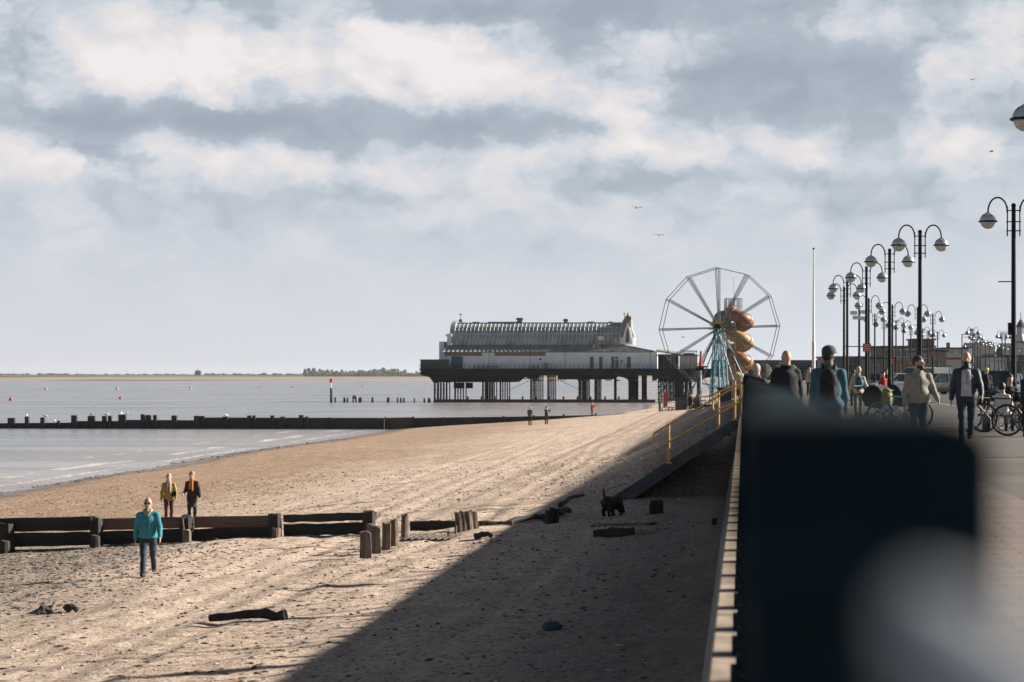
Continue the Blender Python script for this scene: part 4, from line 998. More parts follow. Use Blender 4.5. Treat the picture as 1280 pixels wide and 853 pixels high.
b.bar((-1.7, -.95, ztw), (.5, -.95, ztw), .14); b.bar((-1.7, -.95, ztw-1), (.5, -.95, ztw-1), .09); b.bar((-1.7, .95, ztw), (.5, .95, ztw), .14)
for x in (-1.7, .5): b.bar((x, .95, ztw-2.3), (x, .95, ztw), .09)
b.box((-.6, .9, ztw-1.2), (2.1, .06, 2.2)); b.tube([(-.5, 0, ztw), (-.5, 0, ztw+2.9)], .035, 5); pb('top_cabin', mwh, sl_)
b.ball((-2.1, -.1, CZ+(467-403)/SS-zs), 1.3, 12, 8, (1, .7, 1.2)); pb('painted_canopy', mat('canopy_green', (.16, .17, .11), .6, var=.4, scale=1.5, col2=(.06, .13, .14)), sl_, smooth=True)
# red-topped ride mast left of the wheel's tower
t = thing('ride_mast', 'white mast with a red cone top and dark collar left of the wheel tower', 'mast', at(876, 467, 10.2).xy.to_3d()); t.location.z = zg
b.tube([(0, 0, 0), (0, 0, 5.2)], [.13, .11], 8); pb('pole', mwh2, t)
b.tube([(0, 0, 5.2), (0, 0, 7.1)], [.22, .13], 10); pb('red_top', mat('red_paint', (.5, .035, .03), .5), t)
b.box((0, 0, 5.0), (.7, .7, .45)); b.box((-.45, 0, 4.9), (.5, .3, .35)); b.box((.45, 0, 5.2), (.45, .3, .22)); pb('collar', mir, t)
for s in (-1, 1): b.bar((0, 0, 4.4), (s*2.4, .5, .2), .07)
pb('stays', mgal, t)
# low ride clutter under the pier end
def clutter(x, yb, s, label, build):
    p = at(x, 467, s); u, v = uv_of(p); p.z = bz(min(u, 0), v); t = thing(build.__name__, label, build.__name__.replace('_', ' '), p, -TH); build(t); return t
def barrier_panel(t):
    global b
    for z in (.15, 1.0): b.bar((-1.1, 0, z), (1.1, 0, z), .05)
    for i in range(12): b.bar((-1.1+i*.2, 0, .15), (-1.1+i*.2, 0, 1.0), .03)
    pb('frame', mgal, t)
    for x in (-.8, .8): b.bar((x, -.25, .02), (x, .25, .02), .05)
    pb('feet', mgal, t)
def picnic_bench(t):
    global b
    b.box((0, 0, .75), (1.7, .75, .05)); pb('table_top', mweath, t); b.box((0, -.6, .45), (1.7, .25, .05)); b.box((0, .6, .45), (1.7, .25, .05)); pb('seats', mweath, t)
    for x in (-.6, .6): b.bar((x, -.7, 0), (x, .3, .72), .08); b.bar((x, .7, 0), (x, -.3, .72), .08)
    pb('legs', mdark, t)
def ticket_hut(t):
    global b
    b.box((0, 0, 1.05), (1.5, 1.5, 2.1)); pb('walls', mscr, t); b.box((0, 0, 2.2), (1.9, 1.9, .18)); pb('roof', mir, t); b.box((0, -.76, 1.35), (.9, .04, .8)); pb('window', mwin, t)
def feather_flag(t):
    global b
    b.tube([(0, 0, 0), (0, 0, 2.4), (.25, 0, 2.75)], .03, 6); pb('pole', mwh2, t)
    b.prism([(.03, .7), (.5, .9), (.55, 2.3), (.2, 2.7), (.03, 2.3)], -.01, .01); pb('flag', mbr if 'red' in t['label'] else mye, t)
clutter(829, 0, 10.6, 'red feather flag left of the ride benches', feather_flag)
clutter(859, 0, 10.4, 'yellow feather flag in front of the pier legs', feather_flag)
clutter(852, 0, 10.3, 'dark ticket hut under the pier end', ticket_hut)
clutter(906, 0, 10.9, 'dark ticket hut behind the stair rail right of the wheel tower', ticket_hut)
for k, x in enumerate((834, 842, 868)): clutter(x, 0, 10.5, ['leftmost bench by the rides under the pier', 'middle bench by the rides under the pier', 'right bench beside the ride mast'][k], picnic_bench)
for k, x in enumerate((838, 862, 870, 884)): clutter(x, 0, 11.0-.05*k, ['crowd barrier farthest left before the rides', 'crowd barrier left of the ride mast', 'crowd barrier behind the ride mast', 'crowd barrier left of the wheel tower foot'][k], barrier_panel)

# ------------------------------------------------------------------ figures: implicit surfaces meshed as one skin
def surface_nets(fn, lo, hi, res):
    lo = np.array(lo, float); hi = np.array(hi, float); n = np.maximum(4, np.ceil((hi-lo)/res).astype(int))
    ax = [lo[i]+np.arange(n[i]+1)*res for i in range(3)]; Xg, Yg, Zg = np.meshgrid(*ax, indexing='ij'); D = fn(Xg, Yg, Zg)
    s = D < 0; c = np.zeros(tuple(n)+(3,)); cnt = np.zeros(tuple(n)); nx, ny, nz = n
    sh = [slice(0, -1), slice(1, None)]
    for a in range(3):
        o = [i for i in range(3) if i != a]
        for p in (0, 1):
            for q in (0, 1):
                i0 = [None]*3; i1 = [None]*3; i0[a] = sh[0]; i1[a] = sh[1]
                i0[o[0]] = i1[o[0]] = sh[p]; i0[o[1]] = i1[o[1]] = sh[q]
                d0 = D[tuple(i0)]; d1 = D[tuple(i1)]; cr_ = (d0 < 0) != (d1 < 0)
                with np.errstate(divide='ignore', invalid='ignore'): t = np.where(cr_, d0/(d0-d1), 0)
                e = np.zeros_like(c); e[..., a] = t; e[..., o[0]] = p; e[..., o[1]] = q
                c += np.where(cr_[..., None], e, 0); cnt += cr_
    act = cnt > 0; idx = -np.ones(tuple(n), int); idx[act] = np.arange(act.sum())
    I = np.argwhere(act); P = lo + (I + c[act]/cnt[act][:, None])*res
    faces = []
    for a in range(3):
        o1, o2 = (a+1) % 3, (a+2) % 3
        i0 = [slice(None)]*3; i1 = [slice(None)]*3; i0[a] = slice(0, -1); i1[a] = slice(1, None)
        ch = s[tuple(i0)] != s[tuple(i1)]; E = np.argwhere(ch)
        m = (E[:, o1] > 0) & (E[:, o2] > 0) & (E[:, o1] < n[o1]) & (E[:, o2] < n[o2]); E = E[m]
        if not len(E): continue
        u1 = np.zeros(3, int); u1[o1] = 1; u2 = np.zeros(3, int); u2[o2] = 1
        q = [E, E-u1, E-u1-u2, E-u2]; f = np.stack([idx[t[:, 0], t[:, 1], t[:, 2]] for t in q], -1)
        inside = s[E[:, 0], E[:, 1], E[:, 2]]; f[~inside] = f[~inside][:, ::-1]; faces.append(f)
    if not faces: return np.zeros((0,3)), np.zeros((0,4), int)
    return P, np.concatenate(faces)
def cone(a, b, r0, r1):
    a = np.array(a, float); b = np.array(b, float); d = b-a; L2 = max(1e-9, d@d)
    def f(X, Y, Z):
        t = np.clip(((X-a[0])*d[0]+(Y-a[1])*d[1]+(Z-a[2])*d[2])/L2, 0, 1)
        return np.sqrt((X-a[0]-t*d[0])**2+(Y-a[1]-t*d[1])**2+(Z-a[2]-t*d[2])**2) - (r0+(r1-r0)*t)
    f.bb = (np.minimum(a, b)-max(r0, r1), np.maximum(a, b)+max(r0, r1)); return f
def ell(c, r, M=None):
    c = np.array(c, float); r = np.array(r, float); m_ = r.min()
    Mi = np.array(M.transposed()) if M is not None else None
    def f(X, Y, Z):
        x, y, z = X-c[0], Y-c[1], Z-c[2]
        if Mi is not None: x, y, z = (Mi[0,0]*x+Mi[0,1]*y+Mi[0,2]*z, Mi[1,0]*x+Mi[1,1]*y+Mi[1,2]*z, Mi[2,0]*x+Mi[2,1]*y+Mi[2,2]*z)
        k0 = np.sqrt((x/r[0])**2+(y/r[1])**2+(z/r[2])**2); k1 = np.sqrt((x/r[0]**2)**2+(y/r[1]**2)**2+(z/r[2]**2)**2)
        return k0*(k0-1)/np.maximum(k1, 1e-6)
    f.bb = (c-r.max(), c+r.max()); return f
_w = random.Random(3)
WRK = [(_w.uniform(-1, 1)*f, _w.uniform(-.6, .6)*f, _w.uniform(-1, 1)*f, _w.uniform(0, 6), a) for f, a in ((14, .8), (23, .7), (34, .6), (47, .5), (64, .35), (80, .25))]
def blend(fs, k=.03, clip=None, wr=0.):
    def f(X, Y, Z):
        d = fs[0](X, Y, Z)
        for q in fs[1:]:
            e = q(X, Y, Z); h_ = np.clip(.5+.5*(e-d)/k, 0, 1); d = e*(1-h_)+d*h_-k*h_*(1-h_)
        if wr:
            for (a_, b2, c2, ph, w_) in WRK: d = d + wr*w_*np.sin(X*a_+Y*b2+Z*c2+ph+1.3*np.sin(X*c2*.4-Z*a_*.5+ph))
        if clip: d = np.maximum(d, clip(X, Y, Z))
        return d
    f.bb = (np.min([q.bb[0] for q in fs], 0)-.03, np.max([q.bb[1] for q in fs], 0)+.03); return f
def skin(name, fn, m, parent, res=.02, extra=None):
    P, Fq = surface_nets(fn, fn.bb[0], fn.bb[1], res)
    V = [tuple(p) for p in P]; Fc = [tuple(int(i) for i in f) for f in Fq]
    if extra:
        k = len(V); V += [tuple(q) for q in extra.v]; Fc += [tuple(i+k for i in f) for f in extra.f]
    me = bpy.data.meshes.new(name); me.from_pydata(V, [], Fc); me.update(); me.materials.append(m); me.shade_smooth()
    o = bpy.data.objects.new(name, me); C.objects.link(o); o.parent = parent; return o
def rotx(a): return Matrix.Rotation(a, 3, 'X')
def V3(*a): return Vector(a)
mskin = [mat('skin_fair', (.46, .30, .235), .55, var=.08, scale=12), mat('skin_ruddy', (.44, .26, .20), .55, var=.08, scale=12), mat('skin_brown', (.13, .07, .05), .55, var=.08, scale=12)]
def cloth(n, c, r=.9, b_=.006): return mat(n, c, r, var=.12, scale=14, bump=b_*.4, bscale=70)
HC = {'grey': mat('hair_grey', (.42, .40, .38), .8, var=.2, scale=40), 'brown': mat('hair_brown', (.05, .03, .02), .7, var=.3, scale=40), 'black': mat('hair_black', (.012, .011, .011), .6, var=.3, scale=40), 'fair': mat('hair_fair', (.40, .30, .20), .8, var=.2, scale=40)}
meye = mat('eye_dark', (.012, .01, .01), .3); mlip = mat('lips', (.26, .10, .08), .6)
def person(label, loc, yaw=0., H=1.75, skin_=0, top=None, top_len=.84, legs_=None, shoe=None, hair='grey', hairstyle='short', beard=None, cap=None, stride=.0, knee=(.0, .0), arms=((.05, .10, .15), (.05, .10, .15)),
           bulk=1., res=.022, pack=None, bag=None, scarf=None, shirt=None, skirt=None, helmet=None, seated=False, group='people on the promenade', fingers=False, headyaw=0., headtilt=0., glasses=False, hood=False, lean=0.):
    """local frame: feet at z 0, facing -y; yaw turns it"""
    t = thing('person', label, 'person', loc, yaw, group); k = H/1.75
    S = lambda *a: Vector(a)*k
    def legchain(s, sw, kn):
        hip = S(s*.095, 0, .92)
        d1 = rotx(sw) @ V3(0, 0, -1); d2 = rotx(sw-kn) @ V3(0, 0, -1)
        kn_ = hip + d1*.44*k; an = kn_ + d2*.41*k; fd = rotx((sw-kn)*.5) @ V3(0, -1, 0)
        return hip, kn_, an, fd
    if seated: Ls = [legchain(-1, -1.45, -1.4), legchain(1, -1.45, -1.4)]
    else: Ls = [legchain(-1, -stride, -knee[0]), legchain(1, stride, -knee[1])]
    # rotx(+) on (0,0,-1) moves towards +y; negative swing brings the leg forward (-y)
    low = min(L[2].z for L in Ls) - .085*k
    dz = Vector((0, 0, -low)); Ls = [(a+dz, b2+dz, c+dz, d) for a, b2, c, d in Ls]
    T = lambda *a: (rotx(lean) @ (Vector(a)-Vector((0,0,.95))) + Vector((0,0,.95)))*k + dz
    br = bulk
    Am = []
    for s, (fw, ab, eb) in zip((-1, 1), arms):
        sh_ = T(s*.172*min(1.12, br), 0, 1.365); d1 = (Matrix.Rotation(-s*ab, 3, 'Y') @ (rotx(-fw) @ V3(0, 0, -1))); el_ = sh_ + d1*.285*k
        d2 = (Matrix.Rotation(-s*ab*.4, 3, 'Y') @ (rotx(-fw-eb) @ V3(0, 0, -1))); wr = el_ + d2*.25*k; Am.append((sh_, el_, wr, d2))
    hm = (Matrix.Rotation(headyaw, 3, 'Z') @ rotx(headtilt)); hc = T(0, -.015, 1.632); k9 = k; hp_ = lambda x, y, z: hc + hm @ (Vector((x, y, z))*k*1.06)
    hb = [ell(hc + hm @ (V3(0, .01, .015)*k), V3(.083, .103, .117)*k, hm), cone(hp_(0, -.045, -.055), hp_(0, -.062, -.085), .052*k, .032*k), cone(hp_(0, -.092, .015), hp_(0, -.112, -.022), .011*k, .016*k),
          ell(hp_(-.078, .012, -.005), V3(.012, .022, .032)*k), ell(hp_(.078, .012, -.005), V3(.012, .022, .032)*k), cone(T(0, .01, 1.42), hp_(0, .02, -.05), .075*k, .068*k)]
    torso = [ell(T(0, 0, 1.25), V3(.165*br, .105*br, .20)*k), ell(T(0, -.01*br, 1.10), V3(.145*br, .105*br**1.6, .17)*k), ell(T(0, 0, .96), V3(.165*br, .115*br, .12)*k), cone(T(0, 0, 1.42), T(.14, 0, 1.36), .052*k, .05*k), cone(T(0, 0, 1.42), T(-.14, 0, 1.36), .052*k, .05*k)]
    arms_ = []
    ex = MB()
    for s, (a, e_, w_, d) in zip((-1, 1), Am):
        arms_ += [cone(a, e_, .054*k, .042*k), cone(e_, w_, .041*k, .028*k)]
        hand = w_ + d*.055*k; side = Vector((0, 1, 0)); side = (side - d*side.dot(d)).normalized(); out = d.cross(side)
        arms_.append(ell(w_+d*.05*k, V3(.020, .040, .052)*k))
        if fingers:
            for j, (o_, L_) in enumerate(((-.030, .070), (-.010, .080), (.010, .076), (.028, .060))):
                p0 = w_+d*.07*k+side*o_*k; p1 = p0+d*L_*.5*k; p2 = p1+(d*.8 - out*s*.5).normalized()*L_*.5*k; ex.tube([p0, p1, p2], [.010*k, .0095*k, .007*k], 6)
            p0 = w_+d*.025*k-side*.03*k; p1 = p0-side*.032*k+d*.025*k; ex.tube([p0, p1, p1+d*.032*k], [.012*k, .0105*k, .008*k], 6)
    legf = []
    for (a, b2, c_, fd) in Ls: legf += [cone(a, b2, .085*k, .056*k), cone(b2, c_, .056*k, .036*k), cone(c_+V3(0, 0, -.03*k), c_+fd*.12*k+V3(0, 0, -.055*k), .030*k, .018*k)]
    if res <= .03:
        body = skin('body', blend(hb+torso+arms_+legf, .022*k), mskin[skin_], t, res*.72 if fingers else res, ex if fingers else None)
    else: body = skin('body', blend(hb+torso+arms_+legf, .022*k), mskin[skin_], t, res)
    # trousers or skirt
    if legs_:
        lf = [ell(T(0, 0, .98), V3(.168*br, .122*br, .13)*k)]
        for (a, b2, c_, fd) in Ls: lf += [cone(a, b2, .098*k*min(br, 1.15), .070*k), cone(b2, c_+V3(0, 0, -.035), .070*k, .062*k)]
        skin('trousers', blend(lf, .025, wr=.0055), legs_, t, res)
    if shoe:
        for (a, b2, c_, fd) in Ls:
            skin('shoe', blend([cone(c_+V3(0, .02, -.03)*k, c_+fd*.15*k+V3(0, 0, -.05)*k, .048*k, .036*k), cone(c_+V3(0, 0, .02)*k, c_+V3(0, .01, -.03)*k, .045*k, .048*k)], .02, clip=lambda X, Y, Z, z0=(c_.z-.085*k): z0-Z), shoe, t, res*.9)
    if top:
        hz_ = T(0, 0, top_len).z; th = .022
        tf = [ell(T(0, 0, 1.23), V3(.168*br+.014, .115*br+.018, .22)*k), ell(T(0, -.01*br, 1.08), V3(.165*br+.012, .125*br**1.5+.012, .20)*k), ell(T(0, 0, .92), V3(.178*br+.012, .132*br+.014, .18)*k), cone(T(0, .01, 1.44), T(.15, 0, 1.355), .064*k, .064*k), cone(T(0, .01, 1.44), T(-.15, 0, 1.355), .064*k, .064*k), cone(T(0, .01, 1.44), T(0, .0, 1.50), .078*k, .072*k)]
        for (a, e_, w_, d) in Am: tf += [cone(a, e_, .068*k*min(br, 1.1), .058*k), cone(e_, w_-d*.005, .060*k, .046*k)]
        q = MB(); q.tube([T(0, -.155*max(1, br*.98), 1.05), T(0, -.152*max(1, br*.98), 1.2), T(0, -.13*br, 1.36), T(0, -.095, 1.45)], .006, 5); q.build('zip', cl_black, t)
        if skirt: tf += [cone(T(0, 0, .95), T(0, 0, top_len), .155*k, .185*k)]
        nz_ = T(0, 0, 1.525).z
        skin('jacket' if not skirt else 'coat', blend(tf, .028, wr=.0055, clip=lambda X, Y, Z: np.maximum(np.where((np.abs(X) < .19*k*br) | (Z > hz_+.3), hz_-Z, -1), Z-nz_)), top, t, res*.9)
    if shirt:
        sf = [ell(T(0, 0, 1.23), V3(.168*br+.014, .115*br+.028, .225)*k), ell(T(0, -.01*br, 1.08), V3(.165*br+.012, .125*br**1.5+.022, .20)*k), ell(T(0, 0, .92), V3(.178*br+.012, .132*br+.024, .18)*k)]
        skin('shirt', blend(sf, .032, wr=.002, clip=lambda X, Y, Z: np.maximum(np.maximum(T(0, 0, .90).z-Z, Y+.02), np.abs(X+.01)-(.085+.04*(1.45-Z/k)))), shirt, t, res*.8)
    fy = lambda q: hp_(*q)
    if res < .03:
        q = MB()
        for s in (-1, 1): q.ball(fy((s*.030, -.083, .016)), .011*k, 8, 6, (1.2, .6, .7))
        q.build('eyes', meye, body, smooth=True)
        q = MB(); q.ball(fy((0, -.089, -.045)), .02*k, 8, 6, (1.2, .35, .3)); q.build('mouth', mlip, body, smooth=True)
    if glasses:  # dark eyewear added to stand in for the shadows over the eyes
        q = MB()
        for s in (-1, 1): q.torus(fy((s*.034, -.1, .015)), .025*k, .0045, 12, 5, 'y'); q.ball(fy((s*.034, -.098, .014)), .024*k, 10, 6, (1, .25, .8)); q.tube([fy((s*.058, -.095, .018)), fy((s*.08, .01, .015))], .003, 5)
        q.box(fy((0, -.102, .016)), (.02, .005, .005)); q.build('glasses', meye, t)
    if hair and hairstyle != 'bald':
        r = (.091, .114, .122) if hairstyle in ('short', 'crop') else (.101, .120, .128)
        cl = (lambda X, Y, Z: None)
        hinv = hm.transposed()
        def clp(X, Y, Z):
            x, y, z = (X-hc.x)/k, (Y-hc.y)/k, (Z-hc.z)/k
            yy = hinv[1][0]*x+hinv[1][1]*y+hinv[1][2]*z; zz = hinv[2][0]*x+hinv[2][1]*y+hinv[2][2]*z
            lim = .055 if hairstyle != 'long' else .05
            return np.where(yy < -.035, lim-zz, np.where(yy < .03, (.0 if hairstyle in ('short', 'crop') else -.05)-zz, (-.07 if hairstyle != 'long' else -.2)-zz))*k
        hf = [ell(hp_(0, .018, .022), V3(*r)*k, hm)]
        if hairstyle == 'long': hf.append(cone(hp_(0, .05, 0), hp_(0, .075, -.13), .08*k, .06*k))
        if hairstyle == 'curly': hf = [ell(hp_(0, .02, .03), V3(.108, .123, .128)*k, hm)]
        skin('hair', blend(hf, .02, clip=clp, wr=.004 if hairstyle == 'curly' else .0015), HC[hair], t, min(res, .016) if res < .03 else res*.6)
    if beard:
        hinv = hm.transposed()
        def clb(X, Y, Z):
            x, y, z = (X-hc.x)/k, (Y-hc.y)/k, (Z-hc.z)/k; yy = hinv[1][0]*x+hinv[1][1]*y+hinv[1][2]*z; zz = hinv[2][0]*x+hinv[2][1]*y+hinv[2][2]*z
            return np.maximum(zz+.045, yy-.0)*k
        skin('beard', blend([cone(hp_(0, -.045, -.05), hp_(0, -.066, -.098), .064*k, .042*k), ell(hp_(0, 0, -.02), V3(.088, .102, .097)*k)], .02, clip=clb, wr=.002), HC[beard], t, .014)
    if cap:
        q = MB(); q.lathe([(.108*k, 0), (.110*k, .03*k), (.100*k, .078*k), (.066*k, .112*k), (.012*k, .127*k)], (hc.x, hc.y+.012*k, hc.z+.035*k), 18, 1, 1.12)
        d_ = hm @ V3(0, -1, 0); c0 = hc + V3(0, 0, .045*k)
        q.build('cap', cap, t, smooth='auto'); q = MB(); q.lathe([(.085*k, 0), (.085*k, .008)], tuple(c0+d_*.115*k), 14, .9, .8); q.build('peak', cap, t)
    if helmet:
        skin('helmet', blend([ell(hp_(0, .01, .05), V3(.105, .135, .10)*k, hm)], .02, clip=lambda X, Y, Z: (hc.z+.02*k)-Z), helmet, t, .02)
    if pack:
        pk = [ell(T(0, .175, 1.22), V3(.135, .085, .22)*k), ell(T(0, .19, 1.08), V3(.13, .085, .12)*k)]
        o = skin('backpack', blend(pk, .04, wr=.003), pack, t, .018)
        q = MB()
        for s in (-1, 1): q.tube([T(s*.085, .13, 1.40), T(s*.095, .02, 1.505), T(s*.10, -.09, 1.46), T(s*.115, -.14, 1.30), T(s*.15, -.06, 1.10), T(s*.13, .12, 1.06)], .017*k, 6)
        q.build('straps', pack, o); q = MB(); q.box(T(0, .265, 1.14), (.17*k, .03, .17*k)); q.build('pocket', pack, o, bevel=.01); q = MB(); q.tube([T(-.03, .2, 1.43), T(0, .22, 1.47), T(.03, .2, 1.43)], .008, 5); q.build('grab_handle', pack, o)
    if bag:
        q = MB(); q.box(T(.185, -.10, 1.03), (.20*k, .07*k, .20*k)); o = q.build('shoulder_bag', bag, t, bevel=.02); q = MB(); q.tube([T(.13, -.13, 1.12), T(.02, -.155, 1.30), T(-.11, -.06, 1.475), T(-.1, .1, 1.42), T(.13, .12, 1.1)], .010, 5); q.build('bag_strap', bag, o)
    if scarf:
        q = MB(); q.torus(T(0, -.01, 1.49), .078*k, .034*k, 20, 8, 'z'); q.tube([T(-.03, -.10, 1.47), T(-.035, -.155, 1.33), T(-.04, -.16, 1.16)], [.03, .036, .032], 8); q.tube([T(.035, -.10, 1.47), T(.045, -.15, 1.33), T(.05, -.165, 1.10)], [.03, .034, .03], 8); q.build('scarf', scarf, t, smooth='auto')
    if hood:
        q = MB(); q.torus(T(0, .035, 1.475), .085*k, .026*k, 18, 8, 'z'); q.build('hood', hood, t, smooth='auto')
        q = MB(); q.tube([T(-.085, -.02, 1.50), T(-.06, -.095, 1.455), T(-.008, -.135, 1.37)], [.026, .026, .014], 7); q.tube([T(.085, -.02, 1.50), T(.06, -.095, 1.455), T(.008, -.135, 1.37)], [.026, .026, .014], 7); q.tube([T(0, -.07, 1.50), T(0, -.118, 1.40)], [.035, .014], 7); q.build('collar', hood, t, smooth='auto')
    return t
cl_teal = cloth('teal_jacket', (.03, .215, .27)); cl_jeans = cloth('blue_jeans', (.018, .034, .058)); cl_black = cloth('black_cloth', (.014, .015, .018)); cl_navy = cloth('navy_puffer', (.016, .026, .045), .6)
cl_grey = cloth('grey_pullover', (.27, .245, .215)); cl_pale = cloth('pale_shirt', (.50, .50, .50)); cl_must = cloth('mustard_coat', (.36, .235, .07)); cl_wine = cloth('wine_trousers', (.07, .018, .02)); cl_plum = cloth('dark_plum_coat', (.035, .022, .028))
cl_orange = cloth('orange_scarf', (.60, .24, .03)); cl_beige = cloth('beige_scarf', (.40, .33, .26)); cl_den = cloth('denim_blue', (.035, .105, .14)); cl_tpk = cloth('teal_backpack', (.02, .10, .12)); cl_khaki = cloth('khaki_trousers', (.16, .12, .08))
cl_dgrey = cloth('slate_coat', (.085, .10, .11)); cl_red = cloth('red_jacket', (.42, .025, .03)); cl_white = cloth('white_tshirt', (.66, .66, .68)); cl_capm = cloth('grey_cap', (.045, .05, .055)); cl_shoe = cloth('dark_shoe', (.02, .02, .022)); cl_cream = cloth('cream_jacket', (.50, .42, .35)); cl_yel = mat('yellow_helmet', (.62, .50, .06), .4, var=.05)
BG = 'people on the beach'
def beachman(x, y, label, **k):
    u, v, z, s = on_beach(x, y); return person(label, W(u, v, z-.02), group=BG, **k)
beachman(185, 720, 'bald man in a teal jacket and jeans walking on the near beach', yaw=.05, H=1.78, skin_=1, top=cl_teal, top_len=.86, legs_=cl_jeans, shoe=cl_shoe, hairstyle='bald', stride=.26, knee=(.05, .45), arms=((-.25, .24, .22), (.30, .26, .3)), bulk=1.12, res=.02, fingers=True, hood=cl_beige, headtilt=.12, glasses=True)
ss = on_beach(211, 652)
beachman(211, 652, 'woman in a mustard coat and pale scarf behind the groyne', yaw=.1, H=1.62, skin_=0, top=cl_must, top_len=.74, legs_=cl_wine, shoe=cl_shoe, hair='grey', hairstyle='full', scarf=cl_beige, bag=cl_black, stride=.08, arms=((.05, .22, .1), (.1, .2, .3)), bulk=1.08, res=.022, fingers=True)
beachman(240, 651.5, 'woman in a long dark coat with an orange scarf behind the groyne', yaw=-.12, H=1.66, skin_=0, top=cl_plum, top_len=.50, skirt=True, legs_=cl_black, shoe=cl_shoe, hair='fair', hairstyle='curly', scarf=cl_orange, stride=.06, arms=((.25, .18, .9), (.05, .28, .1)), bulk=1.04, res=.022, fingers=True)
beachman(662.5, 532, 'person in a slate coat standing by the far groyne, left of a pair', yaw=2.9, H=1.78, top=cl_dgrey, legs_=cl_black, shoe=cl_shoe, hair='fair', hairstyle='short', res=.035, bulk=1.1, arms=((.1, .05, .5), (.1, .05, .5)))
beachman(683, 530.5, 'person in black holding a camera by the far groyne, right of a pair', yaw=.5, H=1.72, top=cl_black, legs_=cl_black, shoe=cl_shoe, hair='brown', hairstyle='full', res=.035, arms=((1.2, .2, 1.1), (1.2, .2, 1.1)), scarf=cl_pale)
def farbeach(x, s, label, **k):
    p = at(x, 467, s); u, v = uv_of(p); p.z = bz(min(u, 0), v); return person(label, p, group=BG, res=.04, **k)
p = farbeach(740, 10.6, 'person in a red jacket beyond the far groyne', top=cl_red, legs_=cl_dgrey, H=1.7, hair='brown', arms=((.9, .2, 1.2), (.9, .2, 1.2)), yaw=.6); p.location.z = CZ-(521-467)/10.6
farbeach(824.5, 10.9, 'person in dark clothes beside the red feather flag', top=cl_black, legs_=cl_black, H=1.75, hair='black', yaw=1.)
farbeach(863, 10.9, 'person in black standing under the yellow flag by the rides', top=cl_black, legs_=cl_black, H=1.8, hair='black', yaw=.3)
farbeach(873, 11.0, 'person in dark clothes leaning at the ride mast foot', top=cl_dgrey, legs_=cl_black, H=1.7, hair='brown', yaw=2.)
# promenade
def on(x, s): return on_prom(x, s)
person('bald bearded man in an open navy puffer jacket walking towards the camera', on(1208, 62.9), yaw=-.12, H=1.79, skin_=0, top=cl_navy, top_len=.80, legs_=cl_jeans, shoe=cl_shoe, hairstyle='bald', beard='black', shirt=cl_pale, stride=.24, knee=(.05, .4), arms=((-.2, .24, .15), (.25, .24, .55)), bulk=1.14, res=.02, fingers=True, headtilt=.15)
person('bearded man in a grey pullover looking to the right', on(1148, 70), yaw=.10, H=1.66, skin_=0, top=cl_grey, top_len=.88, legs_=cl_jeans, shoe=cl_shoe, hair='brown', hairstyle='crop', beard='brown', stride=.1, arms=((-.05, .22, .3), (.05, .34, .9)), bulk=1.16, res=.02, fingers=True, headyaw=.85)
person('man in a dark cap and blue denim jacket with a black backpack, seen from behind', on(1036, 84), yaw=math.pi-.15, H=1.74, skin_=2, top=cl_den, legs_=cl_black, shoe=cl_shoe, hair='black', hairstyle='short', cap=cl_capm, pack=cl_black, stride=.1, arms=((.05, .14, .2), (.05, .14, .2)), bulk=1.2, res=.018, headyaw=-.5)
person('bald man in a black jacket seen from behind near the railing', on(983, 70), yaw=math.pi+.1, H=1.76, skin_=1, top=cl_black, legs_=cl_black, hairstyle='bald', hood=cl_black, stride=.1, bulk=1.25, res=.02, arms=((.05, .2, .2), (.05, .2, .2)))
person('white haired walker in a cream jacket carrying a teal backpack', on(1073, 40.5), yaw=math.pi, H=1.56, skin_=0, top=cl_cream, legs_=cl_khaki, shoe=cl_shoe, hair='grey', hairstyle='full', pack=cl_tpk, stride=.15, arms=((.05, .3, .15), (.05, .3, .15)), res=.022, bulk=1.05)
person('grey haired person bent forward beside the wheel, left of the bald man', on(951, 60), yaw=2.4, H=1.56, top=cl_dgrey, legs_=cl_black, hair='grey', hairstyle='short', res=.024, lean=-.25)
for x, s, H, tp, hr, lb, rs in ((1012, 21, 1.7, cl_cream, 'grey', 'distant walker in a pale jacket, left of three heads by the flagpole', .035), (1021, 21.5, 1.68, cl_black, 'fair', 'distant walker in black between two others by the flagpole', .035), (1026, 20, 1.72, cl_black, 'grey', 'distant walker in black, right of three heads by the flagpole', .035),
        (1104, 33, 1.42, cl_red, 'black', 'child in a red jacket behind the prams', .03), (1108, 30, 1.55, cl_black, 'brown', 'person in dark clothes behind the child in red', .035), (1067, 30, 1.5, cl_dgrey, 'brown', 'distant walker in slate half hidden by the teal backpack', .035),
        (1196, 19, 1.7, cl_dgrey, 'brown', 'distant walker by the parked cars left of the bald bearded man', .04), (1222, 17, 1.72, cl_navy, 'black', 'distant walker on the far promenade right of the bearded man', .04), (1250, 15, 1.75, cl_black, 'brown', 'distant walker in black under the far lamps at the right', .04), (1258, 14, 1.7, cl_red, 'brown', 'distant walker in red under the far lamps at the right', .04), (1266, 14.5, 1.75, cl_den, 'grey', 'distant walker in blue under the far lamps at the right', .04)):
    person(lb, on(x, s), yaw=random.uniform(-.5, .5)+(math.pi if x in (1067, 1222) else 0), H=H, top=tp, legs_=cl_black, hair=hr, stride=random.uniform(-.2, .2), res=rs, skin_=0)
person('cyclist in a yellow helmet behind the dark parked car', on(1233, 33), yaw=.2, H=1.55, top=cl_black, legs_=cl_black, helmet=cl_yel, hair='brown', res=.028)
seat_p = on(1254, 53)
